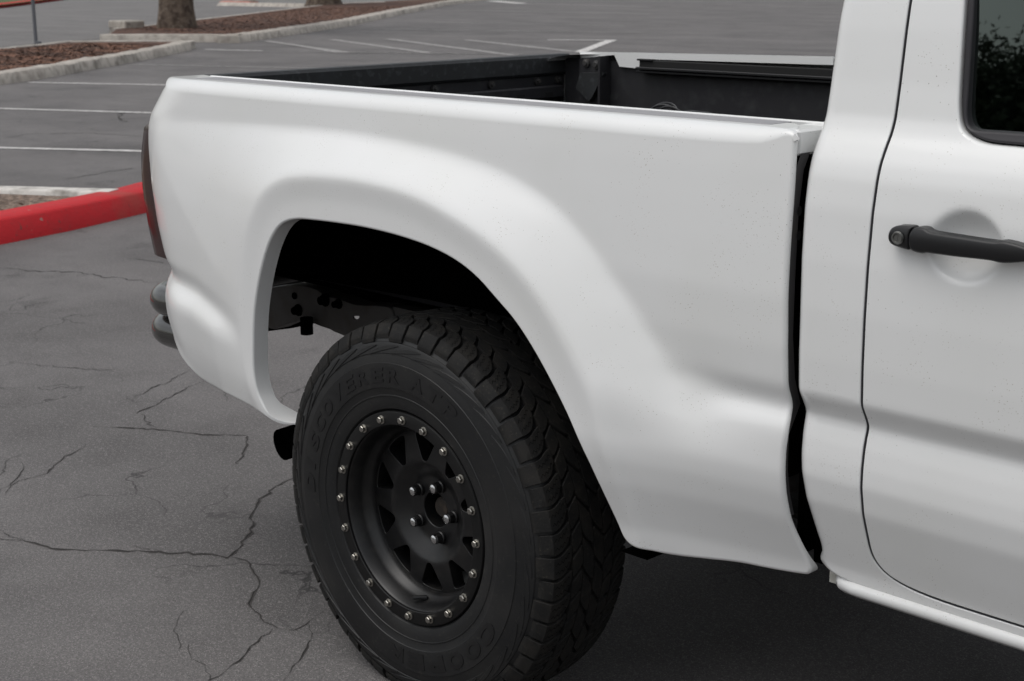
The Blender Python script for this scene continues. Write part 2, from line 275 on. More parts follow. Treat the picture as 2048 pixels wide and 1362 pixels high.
# measured outlines in metres: x along the truck, z up (or x, y on the ground)
T = {"flare_in":[[-0.4358,0.5164],[-0.4732,0.5599],[-0.4952,0.6349],[-0.4974,0.7241],[-0.4901,0.8136],[-0.4774,0.8807],[-0.4565,0.9371],[-0.4258,0.985],[-0.3805,1.0262],[-0.322,1.0512],[-0.2628,1.0605],[-0.1974,1.0663],[-0.1031,1.0698],[0.0161,1.0644],[0.101,1.051],[0.1825,1.0271],[0.2611,0.9994],[0.3245,0.9667],[0.3739,0.933],[0.4164,0.8948],[0.4583,0.8482],[0.4938,0.8012],[0.5347,0.747],[0.5639,0.691],[0.5985,0.6366],[0.6238,0.5893],[0.6424,0.5406],[0.6565,0.4951]],
 "flare_out":[[-0.7,0.4919],[-0.777,0.5499],[-0.8558,0.6092],[-0.9002,0.6998],[-0.931,0.8168],[-0.9506,0.9345],[-0.9506,1.0293],[-0.9373,1.0888],[-0.8965,1.1263],[-0.8015,1.1346],[-0.7009,1.1354],[-0.5112,1.1379],[-0.3357,1.1393],[-0.2043,1.1403],[-0.0804,1.1364],[0.0366,1.1289],[0.1477,1.119],[0.253,1.1024],[0.3288,1.0807],[0.3899,1.0558],[0.4377,1.0259],[0.4847,0.9922],[0.5309,0.9505],[0.5763,0.9095],[0.61,0.8717],[0.6434,0.8343],[0.6763,0.8016],[0.7036,0.7682],[0.7207,0.7202],[0.7334,0.6452],[0.7464,0.5608],[0.7568,0.4973]],
 "rear_z":[0.6295,0.6837,0.7205,0.7521,0.7827,0.8302,0.9017,0.9851,1.0565,1.1042,1.1346,1.1657,1.1961,1.2169,1.2203],
 "rear_x":[-0.9936,-1.0158,-1.0186,-1.013,-1.0142,-1.0267,-1.041,-1.0538,-1.0613,-1.0603,-1.0481,-1.0185,-0.9937,-0.968,-0.9424],
 "pocket":[[1.1747,1.0811],[0.0569,0.0497]],
 "bed_out":[[-0.3483,0.5147,0.0015,0.06],[-0.3707,0.5072,0.0015,0.06],[-0.3902,0.5058,0.0015,0.06],[-0.4053,0.5105,0.0015,0.06],[-0.4193,0.5228,0.0015,0.06],[-0.4341,0.5413,0.005,0.035],[-0.4515,0.569,0.005,0.035],[-0.4603,0.6126,0.005,0.035],[-0.4597,0.654,0.005,0.035],[-0.4536,0.7309,0.005,0.035],[-0.441,0.7853,0.005,0.035],[-0.4223,0.8399,0.005,0.035],[-0.3931,0.899,0.005,0.035],[-0.3605,0.9388,0.005,0.035],[-0.3299,0.9579,0.005,0.035],[-0.2886,0.9677,0.005,0.035],[-0.2541,0.9701,0.005,0.035],[-0.1761,0.9734,0.005,0.035],[-0.0541,0.9752,0.005,0.035],[0.081,0.9664,0.005,0.035],[0.1754,0.9488,0.005,0.035],[0.2416,0.9228,0.005,0.035],[0.2966,0.8851,0.005,0.035],[0.342,0.8546,0.005,0.035],[0.3882,0.8095,0.005,0.035],[0.4382,0.7501,0.005,0.035],[0.4874,0.6825,0.005,0.035],[0.5218,0.613,0.005,0.035],[0.5396,0.5491,0.005,0.035],[0.5519,0.5076,0.005,0.035],[0.5604,0.4874,0.005,0.035],[0.5763,0.4776,0.005,0.035],[0.6026,0.4746,0.005,0.035],[0.6366,0.4706,0.006,0.02],[0.7014,0.4768,0.006,0.02],[0.7706,0.4857,0.006,0.02],[0.8157,0.4866,0.006,0.02],[0.872,0.4905,0.006,0.02],[0.9042,0.4954,0.006,0.02],[0.8966,0.5292,0.007,0.002],[0.8856,0.5846,0.007,0.002],[0.8838,0.629,0.007,0.002],[0.8844,0.6767,0.007,0.002],[0.8842,0.7186,0.007,0.002],[0.8874,0.7455,0.007,0.002],[0.886,0.7707,0.007,0.002],[0.8834,0.7794,0.007,0.002],[0.8814,0.8062,0.007,0.002],[0.8823,0.8923,0.007,0.002],[0.881,0.9436,0.007,0.002],[0.8795,1.0192,0.007,0.002],[0.8795,1.0795,0.007,0.002],[0.8798,1.1186,0.007,0.002],[0.8792,1.1542,0.007,0.002],[0.8778,1.1918,0.007,0.002],[0.8778,1.2158,0.007,0.002],[0.8815,1.2015,0.005,0.002],[0.879,1.2125,0.005,0.002],[0.872,1.2195,0.007,0.004],[0.86,1.2225,0.01,0.02],[0.84,1.2225,0.018,0.05],[0.8,1.2225,0.03,0.07],[0.3,1.2225,0.03,0.085],[-0.2,1.2225,0.03,0.085],[-0.6,1.2225,0.03,0.085],[-0.86,1.2225,0.028,0.085],[-0.92,1.2215,0.02,0.085],[-0.955,1.2165,0.016,0.085],[-0.978,1.2085,0.013,0.085],[-0.999,1.192,0.01,0.085],[-1.0185,1.1657,0.008,0.04],[-1.0481,1.1346,0.008,0.04],[-1.0603,1.1042,0.008,0.04],[-1.0613,1.0565,0.008,0.04],[-1.0538,0.9851,0.008,0.04],[-1.041,0.9017,0.008,0.04],[-1.0267,0.8302,0.008,0.04],[-1.0142,0.7827,0.008,0.04],[-1.013,0.7521,0.008,0.04],[-1.0186,0.7205,0.008,0.04],[-1.0158,0.6837,0.008,0.04],[-0.9936,0.6295,0.008,0.04],[-0.874,0.5904,0.006,0.02],[-0.8432,0.5702,0.006,0.02],[-0.8051,0.5548,0.006,0.02],[-0.7741,0.5411,0.006,0.02],[-0.7349,0.5291,0.006,0.02],[-0.584,0.529,0.006,0.02],[-0.4891,0.5247,0.006,0.02],[-0.4341,0.5204,0.006,0.02],[-0.4096,0.5045,0.0015,0.02],[-0.3942,0.4998,0.0015,0.02],[-0.3749,0.5012,0.0015,0.02],[-0.353,0.5085,0.0015,0.02]],
 "shut":[[1.0244,1.4145],[1.024,1.3723],[1.0243,1.2943],[1.0242,1.2443],[1.0229,1.2245],[1.0227,1.2079],[1.0247,1.1817],[1.0241,1.1102],[1.024,1.0296],[1.0235,0.9547],[1.0236,0.8782],[1.0247,0.8316],[1.02,0.8004],[1.0221,0.7877],[1.0221,0.7722],[1.024,0.75],[1.0228,0.7241],[1.0242,0.6843],[1.0244,0.6424],[1.0223,0.6073],[1.0257,0.5778],[1.0351,0.5574],[1.0485,0.5409],[1.0679,0.5276],[1.1003,0.5174],[1.1565,0.5154],[1.2249,0.5206],[1.2734,0.5215]],
 "cab_back":[[0.8991,1.4134],[0.8961,1.3477],[0.8922,1.2813],[0.888,1.2222],[0.8905,1.1865],[0.8928,1.1203],[0.894,1.0295],[0.8962,0.9525],[0.8994,0.89],[0.9029,0.8263],[0.8921,0.7879],[0.8952,0.757],[0.9005,0.71],[0.9067,0.6561],[0.9073,0.5963],[0.9162,0.5512],[0.9277,0.5298]],
 "rock":[[0.9501,0.5193],[0.9593,0.5148],[1.0221,0.5151],[1.1001,0.5121],[1.1947,0.5141],[1.2732,0.5139]],
 "win":[[1.1084,1.4153],[1.1122,1.3764],[1.1156,1.3279],[1.1194,1.2824],[1.1232,1.2589],[1.1283,1.2435],[1.1374,1.2333],[1.1537,1.2259],[1.1727,1.2216],[1.1902,1.2206],[1.2105,1.2206],[1.2324,1.2203]],
 "glass":[[1.1219,1.4152],[1.1256,1.3763],[1.1287,1.3278],[1.1322,1.2745],[1.1338,1.2588],[1.1378,1.2464],[1.1457,1.2391],[1.1608,1.2383],[1.1865,1.2387],[1.2204,1.2387]],
 "handle":[[1.0624,1.0855],[1.0655,1.0972],[1.0737,1.1013],[1.106,1.1036],[1.1225,1.1047],[1.1271,1.0985],[1.164,1.0957],[1.1992,1.094],[1.2344,1.0971],[1.2412,1.1009],[1.2717,1.0968],[1.2743,1.0747],[1.2417,1.0692],[1.226,1.0708],[1.1636,1.0648],[1.1247,1.0696],[1.1222,1.0665],[1.1027,1.0689],[1.0696,1.0724]],
 "lock":[[1.0844,1.0858]],
 "frame":[[-0.9768,0.6665],[-0.9547,0.6696],[-0.8943,0.6831],[-0.8407,0.6931],[-0.7631,0.6927],[-0.7434,0.6827],[-0.7133,0.6791],[-0.6759,0.6815],[-0.6152,0.6731],[-0.5196,0.6875],[-0.4734,0.6884],[-0.4751,0.6422],[-0.5233,0.5955],[-0.6319,0.5772],[-0.6487,0.5839],[-0.6582,0.5903],[-0.7053,0.5938],[-0.7127,0.5975],[-0.7761,0.6002],[-0.799,0.6064],[-0.8736,0.5913],[-0.9971,0.5411]],
 "frame_hole":[[-0.6275,0.6437],[-0.6213,0.6463],[-0.5994,0.6501],[-0.599,0.6466],[-0.607,0.6406],[-0.6132,0.6381],[-0.6228,0.6389]],
 "frame_bolts":[[-0.8557,0.6623],[-0.8421,0.6275],[-0.7313,0.67],[-0.6776,0.6685]],
 "bump":[[-0.7823,0.6156],[-0.7847,0.5779]],
 "rail_in":[[-0.9141,1.2227],[-0.9018,1.1939],[-0.8184,1.1905],[-0.8089,1.2146],[-0.7759,1.2172],[-0.7561,1.185],[-0.6725,1.1819],[-0.673,1.2094],[-0.0273,1.2173],[-0.0284,1.2388]],
 "track":[[-0.673,1.2094],[-0.0273,1.2173],[-0.6726,1.1883],[-0.0262,1.1958],[-0.6613,1.1831],[-0.0257,1.1857],[-0.6612,1.1774],[-0.0254,1.1793]],
 "post":[[-0.9019,1.2041],[-0.8089,1.2146],[-0.8053,1.0787],[-0.8929,1.0739]],
 "bracket":[[-0.8858,1.1627],[-0.7924,1.1666],[-0.8368,1.0958],[-0.8506,1.0819],[-0.8707,1.094],[-0.9031,1.1187]],
 "post_bolt":[[-0.8786,1.1909],[-0.8379,1.1881]],
 "cracks":[[[-1.4551,-0.1705],[-1.3742,-0.1271],[-1.2934,-0.1134],[-1.1936,-0.0257],[-1.1128,0.0434],[-1.0356,0.0993],[-0.959,0.1548],[-0.9076,0.1808],[-0.9374,0.2248],[-0.9983,0.2913],[-1.0669,0.3561],[-1.1184,0.3877],[-1.1621,0.4407],[-1.2035,0.5048],[-1.2408,0.5582],[-1.2792,0.6131],[-1.3027,0.6853]],[[-0.9076,0.1808],[-0.875,0.1888],[-0.8287,0.1868],[-0.7994,0.169],[-0.7474,0.1515],[-0.6908,0.1183],[-0.6741,0.0915],[-0.6451,0.0563],[-0.6042,0.0343],[-0.5559,0.0211],[-0.4932,0.0039],[-0.4629,0.0027]],[[-0.4629,0.0027],[-0.4456,-0.0446],[-0.4157,-0.1068],[-0.379,-0.1592],[-0.3502,-0.2559]],[[-0.4629,0.0027],[-0.4174,0.0321],[-0.4234,0.0724],[-0.4445,0.1105],[-0.4615,0.1458]],[[-0.4234,0.0724],[-0.3758,0.0428],[-0.3208,-0.0136],[-0.2959,-0.06],[-0.2368,-0.1444]],[[-1.5185,-0.1384],[-1.4686,-0.1423],[-1.4355,-0.1307],[-1.4075,-0.1239],[-1.398,-0.1403]],[[-2.2126,0.5305],[-2.0922,0.6077],[-1.9898,0.6758],[-1.8789,0.7369],[-1.8112,0.7872],[-1.7555,0.8261],[-1.6718,0.7727],[-1.5952,0.7035],[-1.5293,0.6296]],[[-2.6101,1.1902],[-2.5573,1.0685],[-2.521,1.0346],[-2.4952,0.9342],[-2.4492,0.885],[-2.4074,0.7889]],[[-2.4156,1.1265],[-2.3864,1.0111],[-2.3496,0.9352],[-2.2933,0.8284],[-2.2699,0.79],[-2.2445,0.7291],[-2.1935,0.7366],[-2.1039,0.7001],[-1.9957,0.67]],[[-3.1535,0.7716],[-3.0073,0.8386],[-2.8498,0.9384],[-2.7684,0.9963]],[[-0.6934,-0.0938],[-0.6494,-0.1494],[-0.604,-0.1813],[-0.56,-0.1939],[-0.5305,-0.2196]],[[-0.5392,-0.1918],[-0.4983,-0.2237],[-0.4451,-0.2241],[-0.4023,-0.2335],[-0.3502,-0.2559]],[[-5.0532,1.6519],[-4.7574,1.7688],[-4.4822,1.8886],[-4.0924,2.0203]],[[-4.817,2.2389],[-4.5297,2.2987]],[[-1.8061,0.0073],[-1.8475,0.0911],[-1.858,0.177],[-1.9467,0.292],[-2.041,0.4142]],[[-2.0126,0.1936],[-1.9363,0.1666],[-1.8528,0.0859],[-1.7905,0.0225]],[[-1.091,0.0746],[-1.0602,0.085],[-1.1533,0.0385]],[[-10.9157,4.621],[-11.0776,5.0001],[-10.7743,5.3947],[-10.1366,5.6149]],[[-7.8915,3.5901],[-8.009,3.8588],[-8.1041,4.1666],[-8.1648,4.3991]],[[-12.0787,6.5146],[-12.3996,6.7661],[-11.6749,6.2911],[-11.3577,6.2254]]]}
# ---------- panels: a curved sheet with rolled edges ----------
def resample(P, r, f, h):
    P = np.asarray(P, float); Q = np.roll(P, -1, 0); L = np.linalg.norm(Q-P, axis=1); s = np.concatenate([[0], np.cumsum(L)]); n = max(8, int(s[-1]/h))
    t = np.linspace(0, s[-1], n, endpoint=False); PP = np.vstack([P, P[:1]])
    g = lambda v: np.interp(t, s, np.append(v, v[0]))
    return np.stack([g(PP[:-1, 0]), g(PP[:-1, 1])], 1), g(np.asarray(r, float)), g(np.asarray(f, float))
def area(P): return .5*np.sum(P[:, 0]*np.roll(P[:, 1], -1)-np.roll(P[:, 0], -1)*P[:, 1])
def panel(name, loops, yf, nf, m, parent, h=.007, hb=.005, smooth_n=1, mirror=None, side=False, lipm=None, extra_y=0., lipset=None):
    """loops: [(points, roll radius, flange depth, ...)]; the first is the outline, the rest are holes"""
    LP = []; allv = []; edges = []
    for li, (P, r, f) in enumerate(loops):
        P = np.asarray(P, float); r = np.broadcast_to(r, len(P)).astype(float); f = np.broadcast_to(f, len(P)).astype(float)
        if (area(P) > 0) != (li == 0): P, r, f = P[::-1], r[::-1], f[::-1]
        D = np.column_stack([P, r, f]); D = chaikin(D, 2, True)
        P, r, f = resample(D[:, :2], D[:, 2], D[:, 3], hb)
        T_ = np.roll(P, -1, 0)-np.roll(P, 1, 0); n = np.stack([T_[:, 1], -T_[:, 0]], 1); n /= np.linalg.norm(n, axis=1)[:, None]
        L = P-n*r[:, None]; k = len(allv); allv += L.tolist(); edges += [(k+i, k+(i+1) % len(L)) for i in range(len(L))]
        LP.append((P, L, n, r, f, k))
    O = LP[0][1]; x0, z0 = O.min(0); x1, z1 = O.max(0)
    X, Z = np.meshgrid(np.arange(x0+h/2, x1, h), np.arange(z0+h/2, z1, h), indexing='ij'); G = np.stack([X.ravel(), Z.ravel()], 1)
    G = G[inside(G, O)]
    for q in LP[1:]: G = G[~inside(G, q[1])]
    for q in LP: G = G[seg_dist(G, q[1]) > .45*h]
    pts = allv+G.tolist()
    vv, ee, ff, *_ = delaunay_2d_cdt([Vector(p) for p in pts], edges, [], 0, 1e-6, True)
    ov = _[0]; vv = np.array([tuple(v) for v in vv]); F = np.array([f for f in ff if len(f) == 3])
    c = vv[F].mean(1); ok = inside(c, O)
    for q in LP[1:]: ok &= ~inside(c, q[1])
    F = F[ok]
    a = vv[F]; s_ = (a[:, 1, 0]-a[:, 0, 0])*(a[:, 2, 1]-a[:, 0, 1])-(a[:, 1, 1]-a[:, 0, 1])*(a[:, 2, 0]-a[:, 0, 0]); F[s_ < 0] = F[s_ < 0][:, ::-1]
    y = yf(vv); N = nf(vv); V = np.column_stack([vv[:, 0], y, vv[:, 1]]); V = V.tolist(); N = N.tolist(); F = F.tolist(); MI = [0]*len(F)
    for lpi, (P, L, n, r, f, k) in enumerate(LP):
        yl = yf(L); nl = nf(L); kk = len(L); prev = None; base = len(V)
        th = [0, 18, 36, 54, 72, 90]
        rows = []
        for t_ in th:
            t_ = math.radians(t_); q = L+n*(r*math.sin(t_))[:, None]; yy = yl+r*(1-math.cos(t_))
            nn = np.column_stack([n[:, 0]*math.sin(t_), np.zeros(kk), n[:, 1]*math.sin(t_)])+nl*math.cos(t_)
            rows.append((np.column_stack([q[:, 0], yy, q[:, 1]]), nn))
        q = L+n*r[:, None]; n3 = np.column_stack([n[:, 0], 0*r, n[:, 1]])
        rows.append((np.column_stack([q[:, 0], yl+r+1e-4, q[:, 1]]), n3)); rows.append((np.column_stack([q[:, 0], yl+r+f, q[:, 1]]), n3))
        for a_, b_ in rows: V += a_.tolist(); N += b_.tolist()
        for ri in range(len(rows)-1):
            if ri == len(rows)-3: pass
            for i in range(kk):
                j = (i+1) % kk; A = base+ri*kk
                F.append((A+i, A+kk+i, A+kk+j, A+j)); MI.append(1 if ri >= len(rows)-2 and (lipset is None or lpi in lipset) else 0)
    V = np.array(V); N = np.array(N); V[:, 1] += extra_y
    ms = [m, lipm or m]
    o = mk(name, V, F, m, parent, True, None, N, mats=ms, mi=MI)
    if mirror is not None:
        V2 = V.copy(); V2[:, 1] = mirror-V2[:, 1]; N2 = N.copy(); N2[:, 1] *= -1
        o2 = mk(name, V2, [tuple(f_[::-1]) for f_ in F], m, parent, True, None, N2, mats=ms, mi=MI)
        return o, o2
    return o
C2 = 1.65   # mirror plane: y' = C2 - y
def mirror_obj(o, name=None):
    me = o.data.copy(); co = np.empty(len(me.vertices)*3); me.vertices.foreach_get('co', co); co = co.reshape(-1, 3); co[:, 1] = C2-co[:, 1]
    me.vertices.foreach_set('co', co.ravel()); me.flip_normals(); me.update()
    c = o.copy(); c.data = me; COL.objects.link(c); return c
truck = empty('pickup_truck', (0, .825, 0))
tag(truck, 'white single cab pickup truck with black beadlock wheel, flared wheel arch and open bed', 'pickup truck')
_mk = mk
def mk(name, V, F, m, parent=None, *a, **k):
    o = _mk(name, V, F, m, parent, *a, **k)
    if parent is truck: o.location = (0, -.825, 0)
    return o
# bed sides
FB = Field(bed_fn(T), -1.15, 1.0, .3, 1.3, .005, 1.6, (.69, .77, .075))
bo = np.array(T['bed_out'])
near, far = panel('bed_side', [(bo[:, :2], bo[:, 2], bo[:, 3])], FB.y, FB.n, PAINT, truck, h=.008, hb=.005, mirror=C2, lipm=None)
near['label'] = 'near bed side with the flared wheel arch'; far['label'] = 'far bed side seen across the open bed'
me = far.data; co = np.empty(len(me.vertices)*3); me.vertices.foreach_get('co', co); co = co.reshape(-1, 3); co[:, 2] += .019*(co[:, 0]+.58); me.vertices.foreach_set('co', co.ravel()); me.update()
b = MB(); b.box((-.80, .080, 1.2215), (.80, .138, 1.2232), .0004); o = b.build('rail_cap', CAPM, truck); o['label'] = 'thin grey cap strip along the near bed rail'
# grey edge strip inside the near rail, white return of the front wall
b = MB(); b.box((-.84, .148, 1.19), (.872, .158, 1.2245), .002); b.build('rail_lip', PAINT, truck)
b = MB(); b.prism([tuple(p) for p in T['rail_in']], 1.497, 1.502); b.build('rail_lip', PAINT, truck)
b = MB(); b.box((.825, .050, 1.182), (.8768, 1.59, 1.2216), .004); b.build('bed_header', PAINT, truck)
# dark bulkhead plate seen in the gap, with two holes
zt = [(.052, .60), (.038, .64), (.030, .68), (.029, .74), (.058, .785), (.040, .83), (.030, .9), (.030, 1.0), (.032, 1.1), (.040, 1.16), (.055, 1.186)]
for mir in (0, 1):
    V = []
    for yy, z in zt: V += [(.8775, yy, z), (.8782, yy+.006, z), (.8775, yy+.022+.02*max(0, z-1.08), z)]
    F = [(i*3+j, i*3+j+1, i*3+j+4, i*3+j+3) for i in range(len(zt)-1) for j in (0, 1)]
    if mir: V = [(x, C2-y, z) for x, y, z in V]
    bq = mk('bulkhead_flange', V, F, DARKPLATE, truck)
    if not mir: bp = bq
b = MB(); b.box((.855, .062, .665), (.873, 1.588, 1.181)); b.box((.855, .118, .52), (.8729, 1.53, .665)); b.box((.855, .17, .485), (.8728, 1.48, .52)); b.build('front_wall', BLACK, truck)
for yy, z in ((.054, 1.098), (.055, 1.060)):
    P = [(yy+.006*math.cos(a*math.pi/8), z+.008*math.sin(a*math.pi/8)) for a in range(16)]
    b = MB(); b.add([(.8795, p[0], p[1]) for p in P], [tuple(range(16))]); b.build('bulkhead_hole', TAN, bp)
# bed liner
b = MB()
b.box((-.985, 1.510, .72), (.862, 1.545, 1.2), .002); b.box((-.985, .16, 1.02), (.862, .185, 1.187), .002); b.box((-.985, .352, .74), (.862, .36, 1.02), .002)
b.box((-.985, .362, .722), (.862, 1.509, .735)); b.box((.835, .186, .736), (.861, 1.509, 1.205), .003)
for i in range(9): b.box((-.97, .385+i*.125, .7355), (.834, .43+i*.125, .745), .003)
b.box((-.42, 1.30, .7355), (.42, 1.5095, .93), .03); b.box((-.42, .352, .7355), (.42, .46, .93), .03)
b.build('bed_liner', LINER, truck)
# deck rail on the far wall
tk = T['track']
b = MB()
b.box((-.672, 1.486, 1.184), (.83, 1.5095, 1.2075), .002)
b.build('deck_rail', TAN, truck)
b = MB(); b.box((-.676, 1.474, 1.181), (.83, 1.509, 1.1885), .0015); b.box((-.676, 1.478, 1.172), (.83, 1.509, 1.1785), .0015); b.box((-.676, 1.480, 1.206), (-.62, 1.509, 1.211), .001)
o = b.build('deck_rail_channel', PLAST, truck)
# corner post and bracket
b = MB(); b.prism([(-.905, .74), (-.905, 1.204), (-.81, 1.2135), (-.806, .74)], 1.488, 1.509); b.prism([(-.808, .74), (-.808, 1.214), (-.80, 1.214), (-.80, .74)], 1.462, 1.509)
post = b.build('corner_post', LINER, truck)
P = [tuple(p) for p in T['bracket']]
b = MB(); b.prism(P, 1.470, 1.487); b.build('corner_bracket', LINER2, truck)
b = MB()
for x, z in T['post_bolt']: b.lathe([(.0, -.006), (.007, -.006), (.009, -.003), (.013, -.002), (.013, .004)], 12, (x+.003, 1.484, z))
bb = b.build('bracket_bolt', BOLTM, post); bb.location = (0, 0, 0)
# tailgate
b = MB(); b.box((-1.030, .22, .72), (-1.012, 1.525, 1.205), .006); tg = b.build('tailgate', PAINT, truck)
def tpart(name, b, m, par=None, **k):
    o = b.build(name, m, par or tg, **k); return o
b = MB(); b.box((-1.040, .17, 1.152), (-.985, 1.545, 1.2125), .008); tpart('tailgate_cap', b, LINER2)
b = MB(); b.box((-1.0115, .13, .74), (-.999, 1.52, 1.151)); b.box((-1.0, .16, 1.085), (-.978, 1.50, 1.122), .004)
for i in range(3): b.box((-.9985, .28+i*.42, .78), (-.985, .58+i*.42, 1.05), .01)
tpart('tailgate_panel', b, LINER)
for y in (.35, .62, .99, 1.21, 1.40, 1.49):
    b = MB(); V = []
    b.tube([(-.999, y, 1.138), (-.990, y, 1.138)], .011, 12); b.tube([(-.990, y, 1.138), (-.982, y, 1.138)], .006, 6)
    tpart('tailgate_bolt', b, BOLTM)
for y in (1.24, 1.30, 1.42): b = MB(); b.box((-.9785, y, 1.092), (-.9772, y+.03, 1.103)); tpart('tailgate_slot', b, TAN)
# tail light: smoked lens bulging round the rear corner
lz = np.linspace(.772, 1.10, 26); V = []
for z in lz:
    xl = float(np.interp(z, [.767, .771, .80, .844, .911, .979, 1.024, 1.089, 1.105], [-1.085, -1.117, -1.126, -1.139, -1.152, -1.156, -1.151, -1.130, -1.10]))+.007; xe = float(np.interp(z, T['rear_z'], T['rear_x']))
    for x, y in ((xe+.035, .108), (xe+.005, .113), (xl+.045, .120), (xl+.018, .128), (xl+.004, .139), (xl, .15), (xl-.004, .17), (xl-.006, .21), (xl-.004, .27), (xl+.02, .275), (-1.045, .275)): V.append((x, y, z))
nn = 11
F = [(i*nn+j, i*nn+j+1, (i+1)*nn+j+1, (i+1)*nn+j) for i in range(len(lz)-1) for j in range(nn-1)]
F += [tuple(range(nn)), tuple(range((len(lz)-1)*nn, len(lz)*nn))[::-1]]
lens = mk('tail_light', V, F, LENS, truck, ang=50); lens2 = mirror_obj(lens)
b = MB(); b.box((-1.158, .142, .925), (-1.12, .20, .948), .004); rl = b.build('red_reflector', REDL, lens); rl.location = (0, 0, 0)
# rear tube bumper
b = MB()
def arc_tube(z, yo, r, xo):
    P = []
    for i in range(13):
        a = math.pi*(i/12)*.5; P.append((xo-.11*math.sin(a), yo+.10-.10*math.cos(a)+0, z))
    P = [(xo+.16, yo, z)]+P+[(xo-.13, .825, z)]
    Q = [(x, C2-y, zz) for x, y, zz in P[:-1]][::-1]
    return P+Q
b.tube(arc_tube(.655, .135, .034, -1.036), .037, 24); b.tube(arc_tube(.574, .145, .036, -1.052), .038, 24)
for y in (.45, 1.2): b.box((-1.16, y, .55), (-1.09, y+.02, .68), .002)
b.build('tube_bumper', TUBE, truck)
# frame, wheel housing, underbody
fr = [tuple(p) for p in T['frame']]; fo = np.array(fr)
flat_y = lambda X: np.full(len(X), .38); flat_n = lambda X: np.tile([0, -1., 0], (len(X), 1))
hole = [(-.6275, .6437), (-.6213, .6463), (-.5994, .6501), (-.599, .6466), (-.607, .6406), (-.6132, .6381), (-.6228, .6389)]
frp = panel('frame_rail', [(fo, .002, .05), (np.array(hole), .0005, .004)], flat_y, flat_n, FRAMEM, truck, h=.03, hb=.006)
b = MB(); b.box((-.48, .385, .60), (3.3, .43, .69)); b.box((-.40, 1.22, .62), (3.3, 1.27, .69)); b.box((-.98, 1.22, .665), (-.40, 1.27, .695))
for x in (-.35, .55, 1.4, 2.2): b.box((x, .43, .60), (x+.06, 1.22, .66))
b.build('frame_rail', FRAMEM, truck)
for (x, z), r_ in zip(T['frame_bolts'], (.007, .012, .013, .010)):
    b = MB(); b.lathe([(0, -.004 if r_ < .01 else -.016), (r_*.8, -.004 if r_ < .01 else -.016), (r_, -.002), (r_*1.3, -.001), (r_*1.3, .004)], 12, (x, .378, z))
    o = b.build('frame_bolt', BLACK, frp); o.location = (0, 0, 0)
b = MB(); b.tube([(-.785, .36, .62), (-.785, .36, .578)], .016, 20, cap=False); b.tube([(-.785, .36, .62), (-.785, .36, .58)], .012, 20); b.build('bump_stop', BLACK, truck)
b = MB(); b.prism([(-1.08, .55), (-.95, .60), (-.83, .60), (-.86, .580), (-.955, .552), (-1.08, .522)], .44, .46); b.build('hitch_brace', BLACK, truck)
# leaf spring, shackle, axle, drum
b = MB()
for i in range(4): b.tube([(x_, .42, .33-.012*i+.20*(x_/.66)**2) for x_ in np.linspace(-.66+.12*i, .66-.12*i, 14)], .03, 8, flat=.2)
b.build('leaf_spring', BOLTM, truck)
b = MB(); b.tube([(-.66, .42, .53), (-.60, .42, .63)], .02, 10); b.tube([(-.48, .40, .66), (-.36, .40, .34)], .024, 12); b.build('shock_absorber', BOLTM, truck)
b = MB(); b.tube([(0, .2, .385), (0, 1.45, .385)], .045, 16); b.tube([(0, .65, .385), (0, .80, .385), (0, .95, .385)], [.06, .16, .06], 16); b.build('rear_axle', BLACK, truck)
b = MB(); b.tube([(.15, .82, .39), (2.2, .82, .47)], .04, 12); b.box((1.5, .62, .36), (2.6, 1.02, .6), .05); b.box((.35, .98, .36), (1.25, 1.25, .62), .04); b.box((2.5, .3, .34), (3.2, 1.35, .6), .05); b.box((.9, .44, .42), (1.5, .6, .56), .04); b.build('drivetrain_occluders', BLACK, truck)  # unseen low boxes round the driveline, added to shade the ground below
# wheel housing shell + inner wall (near and far)
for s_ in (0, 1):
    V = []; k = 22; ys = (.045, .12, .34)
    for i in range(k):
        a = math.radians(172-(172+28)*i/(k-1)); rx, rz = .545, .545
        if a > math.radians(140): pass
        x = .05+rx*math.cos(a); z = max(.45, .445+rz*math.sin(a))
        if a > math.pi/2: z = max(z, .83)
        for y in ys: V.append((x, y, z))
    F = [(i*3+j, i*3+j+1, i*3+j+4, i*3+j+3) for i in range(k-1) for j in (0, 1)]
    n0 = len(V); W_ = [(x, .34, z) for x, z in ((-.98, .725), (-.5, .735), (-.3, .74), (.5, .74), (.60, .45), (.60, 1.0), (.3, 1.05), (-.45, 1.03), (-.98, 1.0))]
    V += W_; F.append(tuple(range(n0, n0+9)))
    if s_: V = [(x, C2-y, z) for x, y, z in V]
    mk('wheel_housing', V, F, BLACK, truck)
b = MB(); b.box((-.97, .345, .715), (.86, 1.31, .7195)); b.box((-.80, .448, .668), (-.2, .452, .716)); b.box((-.97, .10, 1.0), (.86, .34, 1.01)); b.build('floor_pan_and_filler', BLACK, truck)  # thin upright plate is an added black filler stopping a light leak
# exhaust tip
b = MB(); d = Vector((-.12, -.98, -.10)).normalized(); c0 = Vector((-.552, .10, .398)); P = [c0-d*.30, c0-d*.1, c0]
b.tube(P, .037, 32, cap=False); b.tube([c0, c0-d*.3], .0340, 32, cap=False); b.tube([c0-d*.29, c0-d*.31], .03, 24); b.tube([c0-d*.30, c0-d*.60+Vector((.1, 0, .05))], .03, 16)
b.build('exhaust_pipe', BLACK, truck)

